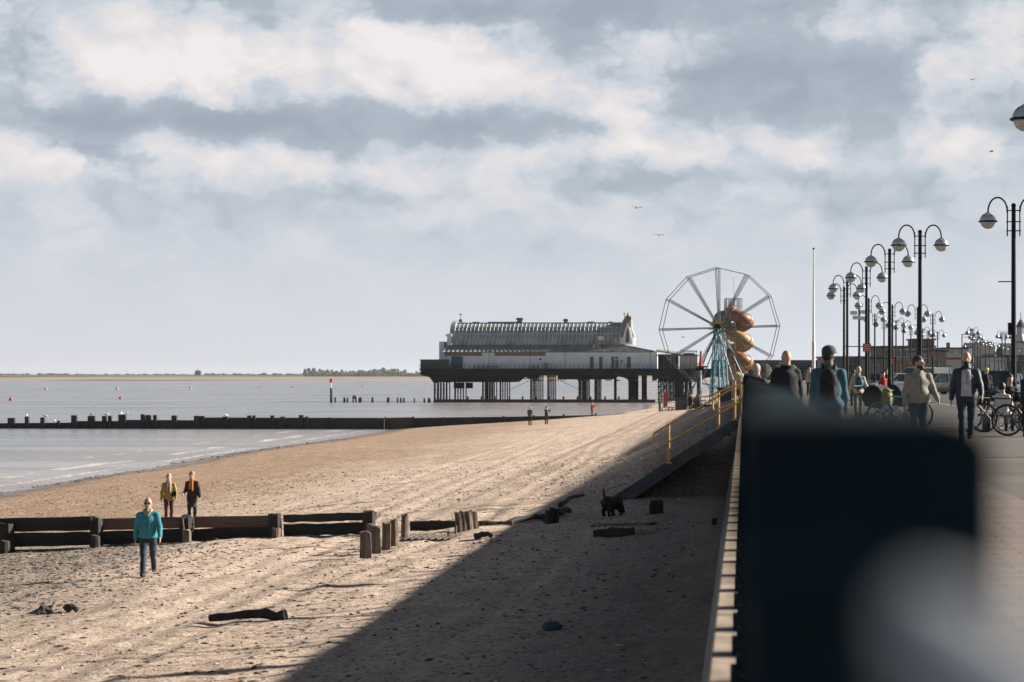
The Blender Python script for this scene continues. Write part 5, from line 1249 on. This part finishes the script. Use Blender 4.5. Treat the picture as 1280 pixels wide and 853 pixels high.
person('dark haired child in a white shirt sitting beside the bicycles', seat_p+Vector((0, 0, .0)), yaw=math.pi-.6, H=1.45, top=cl_white, legs_=cl_black, shoe=cl_shoe, hair='black', hairstyle='full', seated=True, arms=((.5, .15, .6), (.5, .15, .6)), res=.022, lean=-.1)
person('person in dark clothes sitting behind the child in white', on(1262, 50), yaw=.2, H=1.7, top=cl_black, legs_=cl_black, hair='brown', hairstyle='full', seated=True, res=.024, arms=((.5, .15, .6), (.5, .15, .6)))
person('fair haired person in black cut by the right edge of the picture', on(1284, 58), yaw=1.9, H=1.50, top=cl_black, top_len=.6, legs_=cl_black, shoe=cl_shoe, hair='fair', hairstyle='long', bulk=1.2, res=.024)
mbench = mdark
t = thing('low_bench', 'low dark bench under the sitting people beside the bicycles', 'bench', on(1258, 51.5)+Vector((0, 0, 0)), .1)
b = MB()
b.box((0, 0, .36), (1.3, .45, .06)); pb('seat', mbench, t)
for s in (-.5, .5): b.box((s, 0, .165), (.08, .4, .33)); pb('leg', mir, t)

# the dog: black, standing turned away, nose to the sand, tail up
u, v, z, s = on_beach(765, 645.5)
dog = thing('dog', 'black dog with its tail up sniffing the sand in the shade', 'dog', W(u, v, z), R(-36))
mdog = mat('black_fur', (.010, .0095, .010), .8, var=.3, scale=30, bump=.006, bscale=90)
df = [ell((0, .20, .36), (.17, .22, .19)), ell((0, -.18, .40), (.165, .20, .165)), ell((0, 0, .38), (.165, .26, .165)), cone((0, .32, .38), (0, .42, .24), .125, .095), ell((0, .48, .17), (.08, .10, .08)), cone((0, .52, .14), (0, .59, .07), .05, .034),
      cone((-.07, .46, .22), (-.10, .48, .11), .035, .022), cone((.07, .46, .22), (.10, .48, .11), .035, .022), cone((0, -.32, .48), (.01, -.40, .58), .042, .036), cone((.01, -.40, .58), (.0, -.41, .73), .036, .024), cone((.0, -.41, .73), (-.03, -.37, .78), .022, .014)]
for s in (-1, 1):
    q = .035*s
    df += [cone((s*.10, .24, .34), (s*.115, .22+q, .20), .085, .062), cone((s*.115, .22+q, .20), (s*.115, .24+q, .04), .056, .042), ell((s*.115, .265+q, .028), (.044, .06, .032)),
           cone((s*.09, -.23, .38), (s*.115, -.18-q, .24), .125, .085), cone((s*.115, -.18-q, .24), (s*.115, -.30-q, .15), .075, .05), cone((s*.115, -.30-q, .15), (s*.115, -.28-q, .04), .048, .042), ell((s*.115, -.255-q, .028), (.044, .06, .032))]
skin('body', blend(df, .03, wr=.006), mdog, dog, .014)
b = MB(); b.torus((0, .375, .32), .112, .014, 18, 6, 'y'); pb('collar', cl_red, dog)

# ------------------------------------------------------------------ twin-arm globe lamps
mlamp = mat('lamp_black', (.006, .010, .014), .5, var=.15, scale=3, spec=.2)
msil = mat('globe_silver', (.60, .62, .64), .25, metal=.35, var=.05, scale=4)
mgls = mat('globe_glass', (.62, .60, .57), .12, var=.12, scale=3, spec=.8)
def make_lamp():
    global b
    t = thing('street_lamp', 'x', 'lamp post')
    b.tube([(0, 0, 0), (0, 0, 1.1), (0, 0, 1.12), (0, 0, 6.0)], [.095, .095, .072, .058], 12); b.box((0, 0, .02), (.32, .32, .04)); b.ball((0, 0, 6.0), .07, 10, 6); pb('pole', mlamp, t, smooth='auto')
    for s in (-1, 1):
        b.tube([(s*.17, 0, 5.15), (s*.17, 0, 5.98)], .018, 6)
        for z in (5.30, 5.55, 5.86): b.box((s*.10, 0, z), (.2, .03, .03))
        pts = [(s*.17, 0, 5.80)]+[(s*(.435-.265*math.cos(a)), 0, 5.80+.42*math.sin(a)**.9) for a in [i*math.pi/12 for i in range(1, 12)]]+[(s*.70, 0, 5.80)]
        b.tube(pts, .024, 8); pb('arm', mlamp, t, smooth='auto')
        b.lathe([(.235*math.cos(a), .235*math.sin(a)) for a in [i*math.pi/2/7 for i in range(8)]][:-1]+[(.03, .235), (.02, .26)], (s*.70, 0, 5.56), 20); o = pb('lamp_shade', msil, t, smooth='auto')
        b.lathe([(.02, -.205), (.09, -.19), (.16, -.14), (.205, -.07), (.215, -.001)], (s*.70, 0, 5.56), 20); pb('globe_glass', mgls, o, smooth=True)
        b.torus((s*.70, 0, 5.56), .245, .022, 24, 6, 'z')
        for a in (0, 1.57, 3.14, 4.71): b.tube([(s*.70+.24*math.cos(a+.4), .24*math.sin(a+.4), 5.56), (s*.70+.17*math.cos(a+.4), .17*math.sin(a+.4), 5.73), (s*.70, 0, 5.82)], .010, 5)
        pb('ring', mlamp, o)
    return t
lamp0 = make_lamp()
ORD = ['first', 'second', 'third', 'fourth', 'fifth', 'sixth', 'seventh', 'eighth', 'ninth', 'tenth', 'eleventh', 'twelfth', 'thirteenth', 'fourteenth', 'fifteenth', 'sixteenth', 'seventeenth', 'eighteenth', 'nineteenth', 'twentieth']
LA = [(1335, 116, 'nearest twin globe lamp, only one globe reaching in at the top right edge'), (1267, 257, 'tall twin globe lamp standing near the right edge of the picture'), (1150, 290, 'tall twin globe lamp rising behind the man in the grey pullover'), (1112, 313, 'twin globe lamp third tallest, just left of the grey pullover man'),
      (1083, 335, 'twin globe lamp with the largest red sign on its pole'), (1059, 350, 'twin globe lamp right of a close pair above the cap wearer'), (1055, 360, 'twin globe lamp left of a close pair above the cap wearer')]
LB = [(1086, 374), (1115.5, 382), (1147, 385), (1093.5, 393), (1166, 393), (1105, 400), (1120, 401), (1129, 404), (1138.6, 409), (1153.5, 411.5), (1160, 414), (1172, 415)]
LC = [(1216, 411.5), (1218.5, 417.5), (1222, 419.5), (1225.8, 424), (1232, 427), (1237, 428), (1243, 429.5), (1248, 432), (1252.5, 416.5), (1256.5, 417), (1262, 434), (1270, 436), (1210, 430), (1276, 437)]
msign = mat('red_sign', (.50, .05, .035), .6, var=.05); mstr = mat('sign_white', (.75, .74, .72), .6, var=.03)
used = [False]
def put_lamp(x, yt, label, group, rz):
    s = (467-yt)/4.63; p = on_prom(x, s)
    if not used[0]: used[0] = True; lamp0.location = p; lamp0.rotation_euler.z = rz; lamp0['label'] = label; lamp0['group'] = group; return lamp0
    return dup(lamp0, p, rz, label, group)
lamps = {}
for x, yt, lb in LA: lamps[x] = put_lamp(x, yt, lb, 'tall twin globe lamps along the promenade', random.uniform(-.1, .1))
for i, (x, yt) in enumerate(LB): lamps[x] = put_lamp(x, yt, f'twin globe lamp before the distant buildings, {ORD[i]} in height among them', 'middle distance lamps', random.uniform(-.25, .25))
for i, (x, yt) in enumerate(sorted(LC)): lamps[x] = put_lamp(x, yt, f'small far lamp in the cluster at the right, {ORD[i]} from the cluster\'s left', 'far lamps at the right', random.uniform(-.3, .3)+.4)
def sign_on(lamp, z, w_, h_, rows):
    global b
    b.box((0, -.10, z), (w_, .02, h_)); o = pb('red_sign', msign, lamp)
    rr = random.Random(rows)
    for r in range(rows):
        zz = z+h_/2-h_*(r+.7)/(rows+.4); x = -w_*.38
        while x < w_*.34:
            wl = rr.uniform(.03, .07)*w_/.4; b.box((x+wl/2, -.113, zz), (wl*.85, .004, h_*.055)); x += wl
    pb('lettering', mstr, o)
for x, z, w_, h_, rows in ((1083, 2.5, .36, .36, 4), (1115.5, 2.2, .30, .36, 3), (1138.6, 2.4, .36, .42, 3), (1166, 2.9, .3, .42, 2)): sign_on(lamps[x], z, w_, h_, rows)
b.box((-.1, 0, 2.6), (.1, .14, .34)); pb('control_box', mlamp, lamps[1267])
b.box((-.22, 0, 3.9), (.4, .03, .03)); pb('side_bracket', mlamp, lamps[1267])
# floodlight mast, single-arm road lamp, banded mast, flagpole
t = thing('camera_mast', 'dark mast with a cluster of white camera boxes among the lamps', 'mast', on_prom(1074, 19.5))
b.tube([(0, 0, 0), (0, 0, 5.9)], [.09, .06], 8); pb('pole', mlamp, t); 
for x, z in ((-.35, 5.25), (.3, 5.3), (0, 5.75), (-.2, 4.95), (.25, 4.9)): b.box((x, 0, z), (.42, .3, .24))
pb('camera_boxes', mwh2, t)
t = thing('road_lamp', 'plain road lamp with a short square arm left of the far lamps', 'lamp post', on_prom(1202.5, 9))
b.tube([(0, 0, 0), (0, 0, 6.8)], [.10, .07], 8); b.box((.45, 0, 6.8), (.9, .1, .1)); pb('pole', mlamp, t); b.box((1.1, 0, 6.76), (.6, .2, .12)); pb('lantern', msil, t)
t = thing('banded_column', 'white column with an orange band rising among the far lamps', 'column', on_prom(1213.6, 8.2))
b.tube([(0, 0, 0), (0, 0, 5.2)], [.45, .34], 12); pb('column', mwh2, t); b.tube([(0, 0, 2.9), (0, 0, 3.9)], [.46, .44], 12); pb('orange_band', mor, t); b.tube([(0, 0, 5.2), (0, 0, 8)], .07, 6); b.box((0, 0, 6.9), (2.2, .08, .08)); b.ball((0, 0, 8), .2, 8, 6); pb('mast', mlamp, t)
t = thing('flagpole', 'tall thin white flagpole without a flag', 'flagpole', on_prom(1017, 14.2))
b.tube([(0, 0, 0), (0, 0, 4.2), (0, 0, 4.22), (0, 0, 12.3)], [.17, .15, .11, .05], 10); pb('pole', mwh2, t, smooth='auto'); b.ball((0, 0, 12.35), .10, 8, 6); pb('finial', mlamp, t); b.tube([(0.1, 0, 1.2), (.07, 0, 12.2)], .012, 4); pb('halyard', mrib, t)

# ------------------------------------------------------------------ bicycles and prams
mtyre = mat('tyre_rubber', (.012, .012, .012), .8); mchr = mat('bright_metal', (.22, .22, .23), .25, metal=.9, var=.05)
def bicycle(label, loc, rz, frame, lean=.1, bagm=None):
    global b
    t = thing('bicycle', label, 'bicycle', loc, rz, 'parked bicycles'); t.rotation_euler.x = lean
    for s in (-1, 1):
        b.torus((s*.53, 0, .345), .335, .020, 32, 6, 'y'); o = pb('wheel', mtyre, t); b.torus((s*.53, 0, .345), .31, .010, 28, 5, 'y'); pb('rim', mchr, o)
        for k in range(16): a = k*math.pi/8; b.bar((s*.53, 0, .345), (s*.53+.31*math.cos(a), 0, .345+.31*math.sin(a)), .004)
        b.tube([(s*.53, -.04, .345), (s*.53, .04, .345)], .028, 8); pb('spokes', mchr, o)
    BBp, ST_, HT, HB = V3(-.08, 0, .28), V3(-.20, 0, .78), V3(.34, 0, .80), V3(.38, 0, .66)
    for p, q, r in ((BBp, ST_, .018), (ST_, HT, .018), (HB, BBp, .022), (HT, HB, .022)): b.tube([p, q], r, 8)
    for y in (-.05, .05): b.tube([BBp+V3(0, y, 0), V3(-.53, y, .345)], .010, 6); b.tube([ST_-V3(0, 0, .04), V3(-.53, y, .345)], .009, 6); b.tube([HB, V3(.45, y, .5), V3(.53, y, .345)], .013, 6)
    pb('frame', frame, t)
    b.tube([ST_, V3(-.235, 0, .92)], .013, 6); pb('seat_post', mchr, t)
    b.lathe([(.02, 0), (.08, .01), (.085, .03), (.03, .045)], (-.25, 0, .92), 12, 1.5, .9); pb('saddle', mtyre, t, smooth=True)
    b.tube([HT, V3(.33, 0, .92), V3(.36, 0, .96)], .014, 6); b.tube([(.30, -.30, .98), (.37, -.12, .97), (.38, 0, .96), (.37, .12, .97), (.30, .30, .98)], .013, 8); pb('handlebar', mlamp, t)
    b.torus(BBp, .085, .006, 20, 4, 'y'); b.tube([BBp+V3(0, -.09, 0), BBp+V3(.12, -.09, -.12)], .010, 6); b.box(BBp+V3(.12, -.14, -.12), (.09, .09, .02)); b.tube([BBp+V3(0, .09, 0), BBp+V3(-.12, .09, .12)], .010, 6); b.box(BBp+V3(-.12, .14, .12), (.09, .09, .02)); pb('crank', mchr, t)
    b.tube([(-.3, .03, .33), (-.18, .24, 0)], .010, 5); pb('kickstand', mchr, t)
    if bagm: b.box((.36, 0, .74), (.22, .18, .30)); b.ball((.36, 0, .92), .13, 10, 8, (1, .8, .6)); pb('front_bag', bagm, t, smooth=True)
    return t
mf_black = mat('bike_black', (.02, .02, .022), .35, var=.05, coat=.4); mf_teal = mat('bike_teal', (.05, .33, .38), .35, var=.05, coat=.4); mf_grey = mat('bike_silver', (.06, .06, .065), .25, metal=.6, var=.05)
myb = mat('yellow_bag', (.19, .20, .045), .8, var=.08)
bicycle('black bicycle with a bright top tube parked near the right edge', on(1257, 53.5), R(-168), mf_grey, .12)
bicycle('dark bicycle leaning behind the bearded man, left of the silver one', on(1234, 52.5), R(-150), mf_black, -.1)
bicycle('dark bicycle cut by the right edge of the picture', on(1290, 57), R(-20), mf_black, .1)
bicycle('turquoise bicycle with a yellow bag beside the prams', on(1124, 50), R(150), mf_teal, .1, myb)
def pram(label, loc, rz, m_):
    global b
    t = thing('pushchair', label, 'pram', loc, rz, 'black prams'); n = 12
    b.loft([[(x, .32*math.cos(a)*(1-.1*abs(x)), .72+.34*math.sin(a)) for a in [math.pi*(-.05+1.1*i/n)-.2 for i in range(n+1)]] for x in (-.27, -.24, 0, .24, .27)]); pb('hood', m_, t, smooth='auto')
    b.add([(-.22, -.3, .42), (.22, -.3, .42), (.22, .28, .5), (-.22, .28, .5), (-.25, -.38, .72), (.25, -.38, .72), (.25, .32, .86), (-.25, .32, .86)], [(3,2,1,0),(0,1,5,4),(1,2,6,5),(2,3,7,6),(3,0,4,7),(4,5,6,7)]); pb('basket', m_, t, bevel=.02)
    for s in (-.25, .25):
        b.tube([(s, -.40, .17), (s, .1, .55), (s, .55, 1.0)], .013, 6); b.tube([(s, .40, .17), (s, 0, .5), (s, -.3, .8)], .013, 6)
    b.tube([(-.25, .55, 1.0), (-.2, .6, 1.03), (.2, .6, 1.03), (.25, .55, 1.0)], .018, 6); pb('frame', mlamp, t)
    for x in (-.27, .27):
        for y, r in ((-.42, .12), (.42, .16)): b.torus((x, y, r), r-.02, .02, 18, 6, 'x'); b.tube([(x-.02, y, r), (x+.02, y, r)], .03, 8); pb('wheel', mtyre, t)
    return t
pram('black pram with a big rounded hood, left of two', on(1097, 47), .9, cl_black); pram('black pram partly hidden behind the turquoise bicycle, right of two', on(1121, 44), .9, cl_black)

# ------------------------------------------------------------------ cars
def paint(n, c): return mat(n, c, .3, var=.05, scale=1, coat=.6, metal=.2)
mcg = mat('car_glass', (.02, .028, .03), .06, var=.05, spec=.7); mhl = mat('headlight', (.6, .62, .64), .15, var=.05); mtl = mat('tail_light', (.35, .015, .015), .25)
def car(label, loc, rz, m_, L=4.2, Wd=1.76, Hh=1.48, style='hatch', cat='car'):
    """nose towards -y"""
    global b
    t = thing('parked_car' if cat == 'car' else 'parked_van', label, cat, loc, rz, 'parked vehicles'); hw = Wd/2
    def sec(y, z0, z1, w_, n=5):
        return [(-w_*.90, y, z0), (w_*.90, y, z0), (w_*.99, y, z0+.14), (w_, y, (z0+z1)/2+.03), (w_*.965, y, z1-.08), (w_*.88, y, z1), (-w_*.88, y, z1), (-w_*.965, y, z1-.08), (-w_, y, (z0+z1)/2+.03), (-w_*.99, y, z0+.14)]
    belt = Hh*.60
    if style == 'van': st_ = [(-L/2, .32, .62, hw*.80), (-L/2+.10, .24, .80, hw*.93), (-L/2+.85, .22, 1.02, hw), (-L/2+1.5, .22, 1.08, hw), (L/2-.15, .22, 1.08, hw), (L/2, .30, 1.0, hw*.95)]
    else: st_ = [(-L/2, .34, .56, hw*.74), (-L/2+.10, .24, .68, hw*.90), (-L/2+.45, .20, .78, hw*.98), (-L/2+1.15, .19, belt-.02, hw), (0, .19, belt, hw), (L/2-.6, .20, belt+.03, hw), (L/2-.12, .24, belt, hw*.94), (L/2, .36, .74, hw*.82)]
    b.loft([sec(y, z0, z1, w_) for y, z0, z1, w_ in st_]); o = pb('body', m_, t, smooth='auto', bevel=.02)
    if style == 'van': gh = [(-L/2+1.0, 1.03, hw*.90), (-L/2+1.75, Hh, hw*.80), (L/2-.12, Hh, hw*.84), (L/2-.02, 1.05, hw*.90)]; bb = 1.06
    else: gh = [(-L/2+1.10, belt-.03, hw*.88), (-L/2+1.85, Hh, hw*.70), (L/2-.95, Hh-.03, hw*.70), (L/2-.22, belt+.02, hw*.84)]; bb = belt-.02
    y0, y1, y2, y3 = [q[0] for q in gh]; wb, wt = gh[0][2], gh[1][2]
    b.add([(-wb, y0, bb), (wb, y0, bb), (wb, y3, bb), (-wb, y3, bb), (-wt, y1, Hh), (wt, y1, Hh), (wt, y2, Hh-.02), (-wt, y2, Hh-.02)], [(3,2,1,0),(0,1,5,4),(1,2,6,5),(2,3,7,6),(3,0,4,7),(4,5,6,7)]); pb('cabin', mcg, t, bevel=.03)
    b.add([(-wt*1.02, y1-.05, Hh-.02), (wt*1.02, y1-.05, Hh-.02), (wt*1.02, y2+.1, Hh-.04), (-wt*1.02, y2+.1, Hh-.04), (-wt*.92, y1+.1, Hh+.03), (wt*.92, y1+.1, Hh+.03), (wt*.92, y2-.05, Hh+.02), (-wt*.92, y2-.05, Hh+.02)], [(3,2,1,0),(0,1,5,4),(1,2,6,5),(2,3,7,6),(3,0,4,7),(4,5,6,7)])
    for s in (-1, 1):
        b.bar((s*(wb+.005), y0, bb), (s*(wt+.005), y1, Hh), .07); b.bar((s*(wb*1.0), y3, bb), (s*wt, y2, Hh), .10)
        m3 = (y1+y2)/2+.1; b.bar((s*(wb+.005), m3, bb), (s*(wt+.008), m3, Hh-.01), .08)
    if style == 'van':
        for s in (-1, 1): b.add([(s*(wb+.012), m3, bb), (s*(wb+.012), y3-.05, bb), (s*(wt+.045), y2-.02, Hh-.03), (s*(wt+.045), m3, Hh-.03)], [(0,1,2,3)])
    pb('roof', m_, t, bevel=.01)
    for s in (-1, 1):
        b.ball((s*hw*.66, -L/2+.13, .68), .15, 10, 6, (1.25, .6, .62)); pb('headlight', mhl, t, smooth=True)
        b.box((s*hw*.74, L/2-.03, .84), (.26, .08, .2)); pb('tail_light', mtl, t, bevel=.02)
        b.box((s*(hw+.09), y0+.45, belt+.08), (.18, .1, .13)); pb('wing_mirror', m_, t, bevel=.03)
    b.box((0, -L/2+.01, .50), (Wd*.55, .06, .16)); b.box((0, -L/2+.02, .30), (Wd*.7, .06, .12)); pb('grille', mtyre, t)
    b.box((0, -L/2-.03, .42), (.52, .02, .11)); pb('number_plate', mstr, t)
    for s in (-1, 1):
        for y in (-L/2+.78, L/2-.78):
            b.tube([(s*(hw-.2), y, .315), (s*(hw+.012), y, .315)], .315, 20); o = pb('wheel', mtyre, t, smooth='auto'); b.tube([(s*(hw-.1), y, .315), (s*(hw+.022), y, .315)], .20, 14); pb('rim', mgal, o, smooth='auto')
    return t
def onr(x, s): p = at(x, 467, s); return Vector((p.x, p.y, PZ-.13))
p_dk, p_wh, p_si, p_bl, p_re = paint('paint_charcoal', (.03, .034, .038)), paint('paint_white', (.36, .37, .38)), paint('paint_silver', (.32, .34, .36)), paint('paint_blue', (.03, .06, .12)), paint('paint_red', (.22, .02, .02))
car('dark grey car facing the camera behind the bicycles', onr(1243, 26.5), -.12, p_dk, 4.5, 1.85, 1.62)
car('charcoal hatchback parked behind the man in the pullover', onr(1170, 17.5), R(-62), p_dk)
car('white van parked left of the charcoal hatchback', onr(1149, 15.6), R(-70), p_wh, 4.9, 1.95, 1.95, 'van', 'van')
car('silver car parked between the charcoal hatchback and the bearded man', onr(1190, 16), R(-58), p_si)
car('dark blue car parked behind the white van', onr(1133, 14.6), R(-80), p_bl)
car('silver car at the left of the parked row, behind the pram', onr(1120, 16.5), R(-75), p_si, 4.0)
for k, (x, s, m_, lb) in enumerate(((1128, 12.2, p_si, 'small distant silver car below the pergola'), (1158, 12.0, p_dk, 'small distant charcoal car below the brown terrace'), (1180, 12.4, p_re, 'small distant red car before the white building'), (1200, 12.6, p_wh, 'small distant white car before the white building'),
        (1216, 14, p_bl, 'distant blue car right of the bearded man'), (1228, 12.5, p_si, 'distant silver car right of the blue one'), (1262, 17, p_bl, 'blue car behind the sitting child'), (1272, 14, p_wh, 'white car at the far right behind the lamps'), (1092, 13, p_dk, 'dark car seen between the lamp poles at the left of the parking'))):
    car(lb, onr(x, s), R(-70+k*7), m_, 4.1, 1.74, 1.46)

# ------------------------------------------------------------------ buildings behind the promenade
def rend(n, c, v_=.12): return mat(n, c, .85, var=v_, scale=.25)
mtan = rend('tan_render', (.30, .24, .18)); mgrb = rend('grey_cladding', (.20, .22, .24)); mwhb = rend('white_render', (.55, .54, .54)); mpk = rend('pinkish_brick', (.24, .17, .14)); mdk2 = rend('slate_roof', (.06, .065, .075)); mredt = mat('dark_red_trim', (.28, .06, .045), .6)
mblu = mat('bluish_window', (.10, .14, .17), .12, var=.2, scale=.4)
def bld(label, x0, x1, ytop, s, m_, depth=10, wins=(), cat='building', rows=None, roof='flat', mroof=None):
    """box building seen at s px per metre; windows as (x0,y0,x1,y1) photo rectangles"""
    global b
    p = at((x0+x1)/2, 467, s); p.z = PZ-.2; t = thing('building', label, cat, p, 0)
    w_ = (x1-x0)/s; zt2 = CZ+(467-ytop)/s-p.z; X_ = lambda x: (x-(x0+x1)/2)/s; Z_ = lambda y: CZ+(467-y)/s-p.z
    b.box((0, depth/2, zt2/2), (w_, depth, zt2)); wl = pb('wall', m_, t)
    if roof == 'flat': b.box((0, depth/2, zt2+.12), (w_+.5, depth+.5, .26)); pb('roof', mroof or mdk2, t)
    elif roof == 'gable': b.prism([(-w_/2-.3, zt2), (w_/2+.3, zt2), (w_/2-.6, zt2+w_*.10+1.0), (-w_/2+.6, zt2+w_*.10+1.0)], -.3, depth+.3); pb('roof', mroof or mdk2, t)
    elif roof == 'pitch': b.prism([(-.3, zt2), (depth+.3, zt2), (depth/2, zt2+depth*.28)], -w_/2-.3, w_/2+.3, 'x'); pb('roof', mroof or mdk2, t)
    for (a, y0, c, y1) in wins:
        b.box(((X_(a)+X_(c))/2, -.03, (Z_(y0)+Z_(y1))/2), ((c-a)/s, .10, (y1-y0)/s)); o = pb('window', mblu, t)
        b.box(((X_(a)+X_(c))/2, -.09, (Z_(y0)+Z_(y1))/2), (.10, .05, (y1-y0)/s)); b.box(((X_(a)+X_(c))/2, -.06, Z_(y1)), ((c-a)/s+.2, .16, .12)); b.box(((X_(a)+X_(c))/2, -.07, Z_(y0)), ((c-a)/s+.1, .12, .08)); pb('frame', mrib, o)
    return t, X_, Z_
bld('long low grey flat roofed building left of the tan one', 1034, 1087, 447.5, 8.3, mgrb, 12, [(1058+i*6, 455, 1062+i*6, 466) for i in range(4)], roof='flat', mroof=mgrb)
bld('tan single storey building behind the lamp poles', 1086, 1117, 449, 8.6, mtan, 12, [(1090, 456, 1093, 468), (1097, 456, 1100, 468)])
t, X_, Z_ = bld('two storey building with a glazed upper floor and red trimmed roof tower', 1105, 1168, 434.5, 8.4, mpk, 14, [(1108+i*7.6, 437, 1113.5+i*7.6, 446) for i in range(7)]+[(1110, 456, 1114, 466), (1124, 456, 1128, 466), (1136, 455, 1144, 467)])
b.box((0, -.3, Z_(448.5)), (63/8.4, .8, .35)); pb('balcony', mtan, t)
b.box((X_(1157), 4, Z_(429.2)), (28/8.4, 4, 9/8.4)); pb('roof_tower', mpk, t); b.box((X_(1157), 4, Z_(424.3)), (31/8.4, 5, .25)); pb('tower_roof', mredt, t); b.box((X_(1156), -1.0, Z_(449)), (22/8.4, 3, .22)); pb('red_canopy', mredt, t)
b.box((X_(1106), .1, Z_(433.3)), (52/8.4*2, .4, .14)); b.bar((X_(1142), 2, Z_(432)), (X_(1149), 2, Z_(424)), .1); pb('pergola_beam', mir, t)
bld('brown terrace building with a dark balcony below the roof tower', 1150, 1183, 440, 8.9, mtan, 10, [(1154, 443, 1158, 448), (1166, 443, 1170, 448), (1156, 456, 1162, 463), (1172, 456, 1177, 461)])
t, X_, Z_ = bld('white building with a dark red band and small square windows', 1181, 1214, 436.5, 8.0, mwhb, 10, [(1187, 438.8, 1190.5, 442.5), (1199, 438.8, 1202, 442.5), (1184, 456, 1189, 461)], roof='flat')
b.box((0, -.08, Z_(448.5)), (33/8, .16, .3)); pb('red_band', mredt, t); b.box((X_(1188), 2, Z_(433)), (.5, .5, 1.2)); pb('chimney', mpk, t)
for x0, x1, yt, s, m_, rf, lb in ((1213, 1226, 446, 7, mgrb, 'pitch', 'grey house with a slate roof left in the far right group'), (1225, 1243, 443, 6.4, mpk, 'pitch', 'brick house under the far lamps at the right'), (1236, 1258, 447, 6.9, mwhb, 'flat', 'pale flat building behind the far lamps'),
        (1256, 1292, 444, 6.0, mdk2, 'pitch', 'dark roofed long building at the right edge'), (1196, 1300, 452, 5.2, mgrb, 'flat', 'long grey block behind the far lamps'), (1036, 1200, 455, 6.5, mgrb, 'flat', 'long low hazy block behind the low buildings')):
    w_ = (x1-x0); bld(lb, x0, x1, yt, s, m_, 9, [(x0+w_*f, yt+3, x0+w_*f+2.2, yt+6.5) for f in (.15, .4, .65, .85)], roof=rf)
t = thing('cupola_tower', 'small church like tower with a cupola at the right edge', 'tower', onr(1276, 5.4))
b.box((0, 0, 4.5), (3.6, 3.6, 9)); pb('shaft', mgrb, t); b.lathe([(2.4, 9), (2.3, 9.3), (1.2, 10.6)], (0, 0, 0), 4); b.lathe([(1.0, 10.6), (1.0, 12.2)], (0, 0, 0), 8); pb('belfry', mwhb, t); b.lathe([(1.2, 12.2), (.9, 12.9), (.05, 14.2)], (0, 0, 0), 8); b.tube([(0, 0, 14), (0, 0, 15.6)], .08, 5); pb('spire', mdk2, t)

# ------------------------------------------------------------------ bare trees behind
mtrunk = mat('bare_bark', (.085, .07, .06), .9, var=.2, scale=2)
def bare_tree(loc, h_, seed, label):
    rr = random.Random(seed); t = thing('bare_tree', label, 'tree', loc, rr.uniform(0, 6), 'bare trees behind the promenade'); tr = MB(); tw = MB()
    def grow(p, d, L, r, lv):
        q = p+d*L; (tr if lv < 2 else tw).tube([p, (p+q)/2+Vector((rr.uniform(-1, 1), rr.uniform(-1, 1), rr.uniform(-.5, 1)))*L*.06, q], [r, r*.85, r*.65], 5 if lv < 2 else 3, cap=lv < 2)
        if lv >= 5: return
        for k in range(3 if lv < 4 else 4):
            a = rr.uniform(0, 6.28); sp = rr.uniform(.25, .75); n_ = (d+Vector((math.cos(a)*sp, math.sin(a)*sp, rr.uniform(-.05, .4)))).normalized(); grow(p.lerp(q, rr.uniform(.55, 1)), n_, L*rr.uniform(.6, .78), r*.62, lv+1)
    grow(Vector((0, 0, 0)), Vector((0, 0, 1)), h_*.28, h_*.022, 0)
    tr.build('trunk', mtrunk, t); tw.build('crown', mtrunk, t); return t
NM = ['farthest left of the bare trees, right of the slide', 'bare tree above the bald man in black', 'bare tree just right of the bald man in black', 'bare tree left of the white flagpole', 'low bare tree touching the flagpole', 'bare tree between flagpole and cap wearer', 'bare tree left of the cap', 'large bare tree right of the cap', 'bare tree behind the pair of lamp poles', 'low bare tree at the right end of the bare trees']
for k, (x, yt, s) in enumerate(((957, 447, 5.0), (975, 444, 5.0), (990, 440, 4.8), (1002, 442, 4.8), (1010, 448, 5.2), (1023, 447, 5.2), (1032, 446, 5.0), (1047, 434, 4.8), (1059, 443, 5.0), (1068, 449, 5.0))):
    p = at(x, 467, s); p.z = PZ-.2; bare_tree(p, (467-yt)/s+1.4, 100+k, NM[k])
# evergreen hedge mass at the foot of the trees
b = MB(); rr = random.Random(77)
for k in range(60):
    x = rr.uniform(940, 1075); s = rr.uniform(5.2, 5.9); p = at(x, 467, s); r = rr.uniform(.7, 1.6); b.ball((p.x, p.y, PZ+r*.9+rr.uniform(0, .9)), r, 8, 6)
b.v = [(x+rr.uniform(-.25, .25), y+rr.uniform(-.25, .25), z+rr.uniform(-.3, .3)) for x, y, z in b.v]
tag(pb('shrubbery', mwood, None), 'dark scrub at the foot of the bare trees', 'shrubs', kind='stuff')

# ------------------------------------------------------------------ air
HAZE = True
if HAZE:
    m = bpy.data.materials.new('haze'); m.use_nodes = True; nt = m.node_tree; nt.nodes.clear()
    o = nt.nodes.new('ShaderNodeOutputMaterial'); v = nt.nodes.new('ShaderNodeVolumePrincipled'); v.inputs['Color'].default_value = (.93, .96, 1, 1); v.inputs['Density'].default_value = 0.000035; v.inputs['Anisotropy'].default_value = .3
    nt.links.new(v.outputs[0], o.inputs['Volume'])
    b = MB(); b.box((0, 5100, 14), (14600, 10600, 32)); tag(b.build('haze', m), 'thin sea haze', 'haze', kind='stuff')
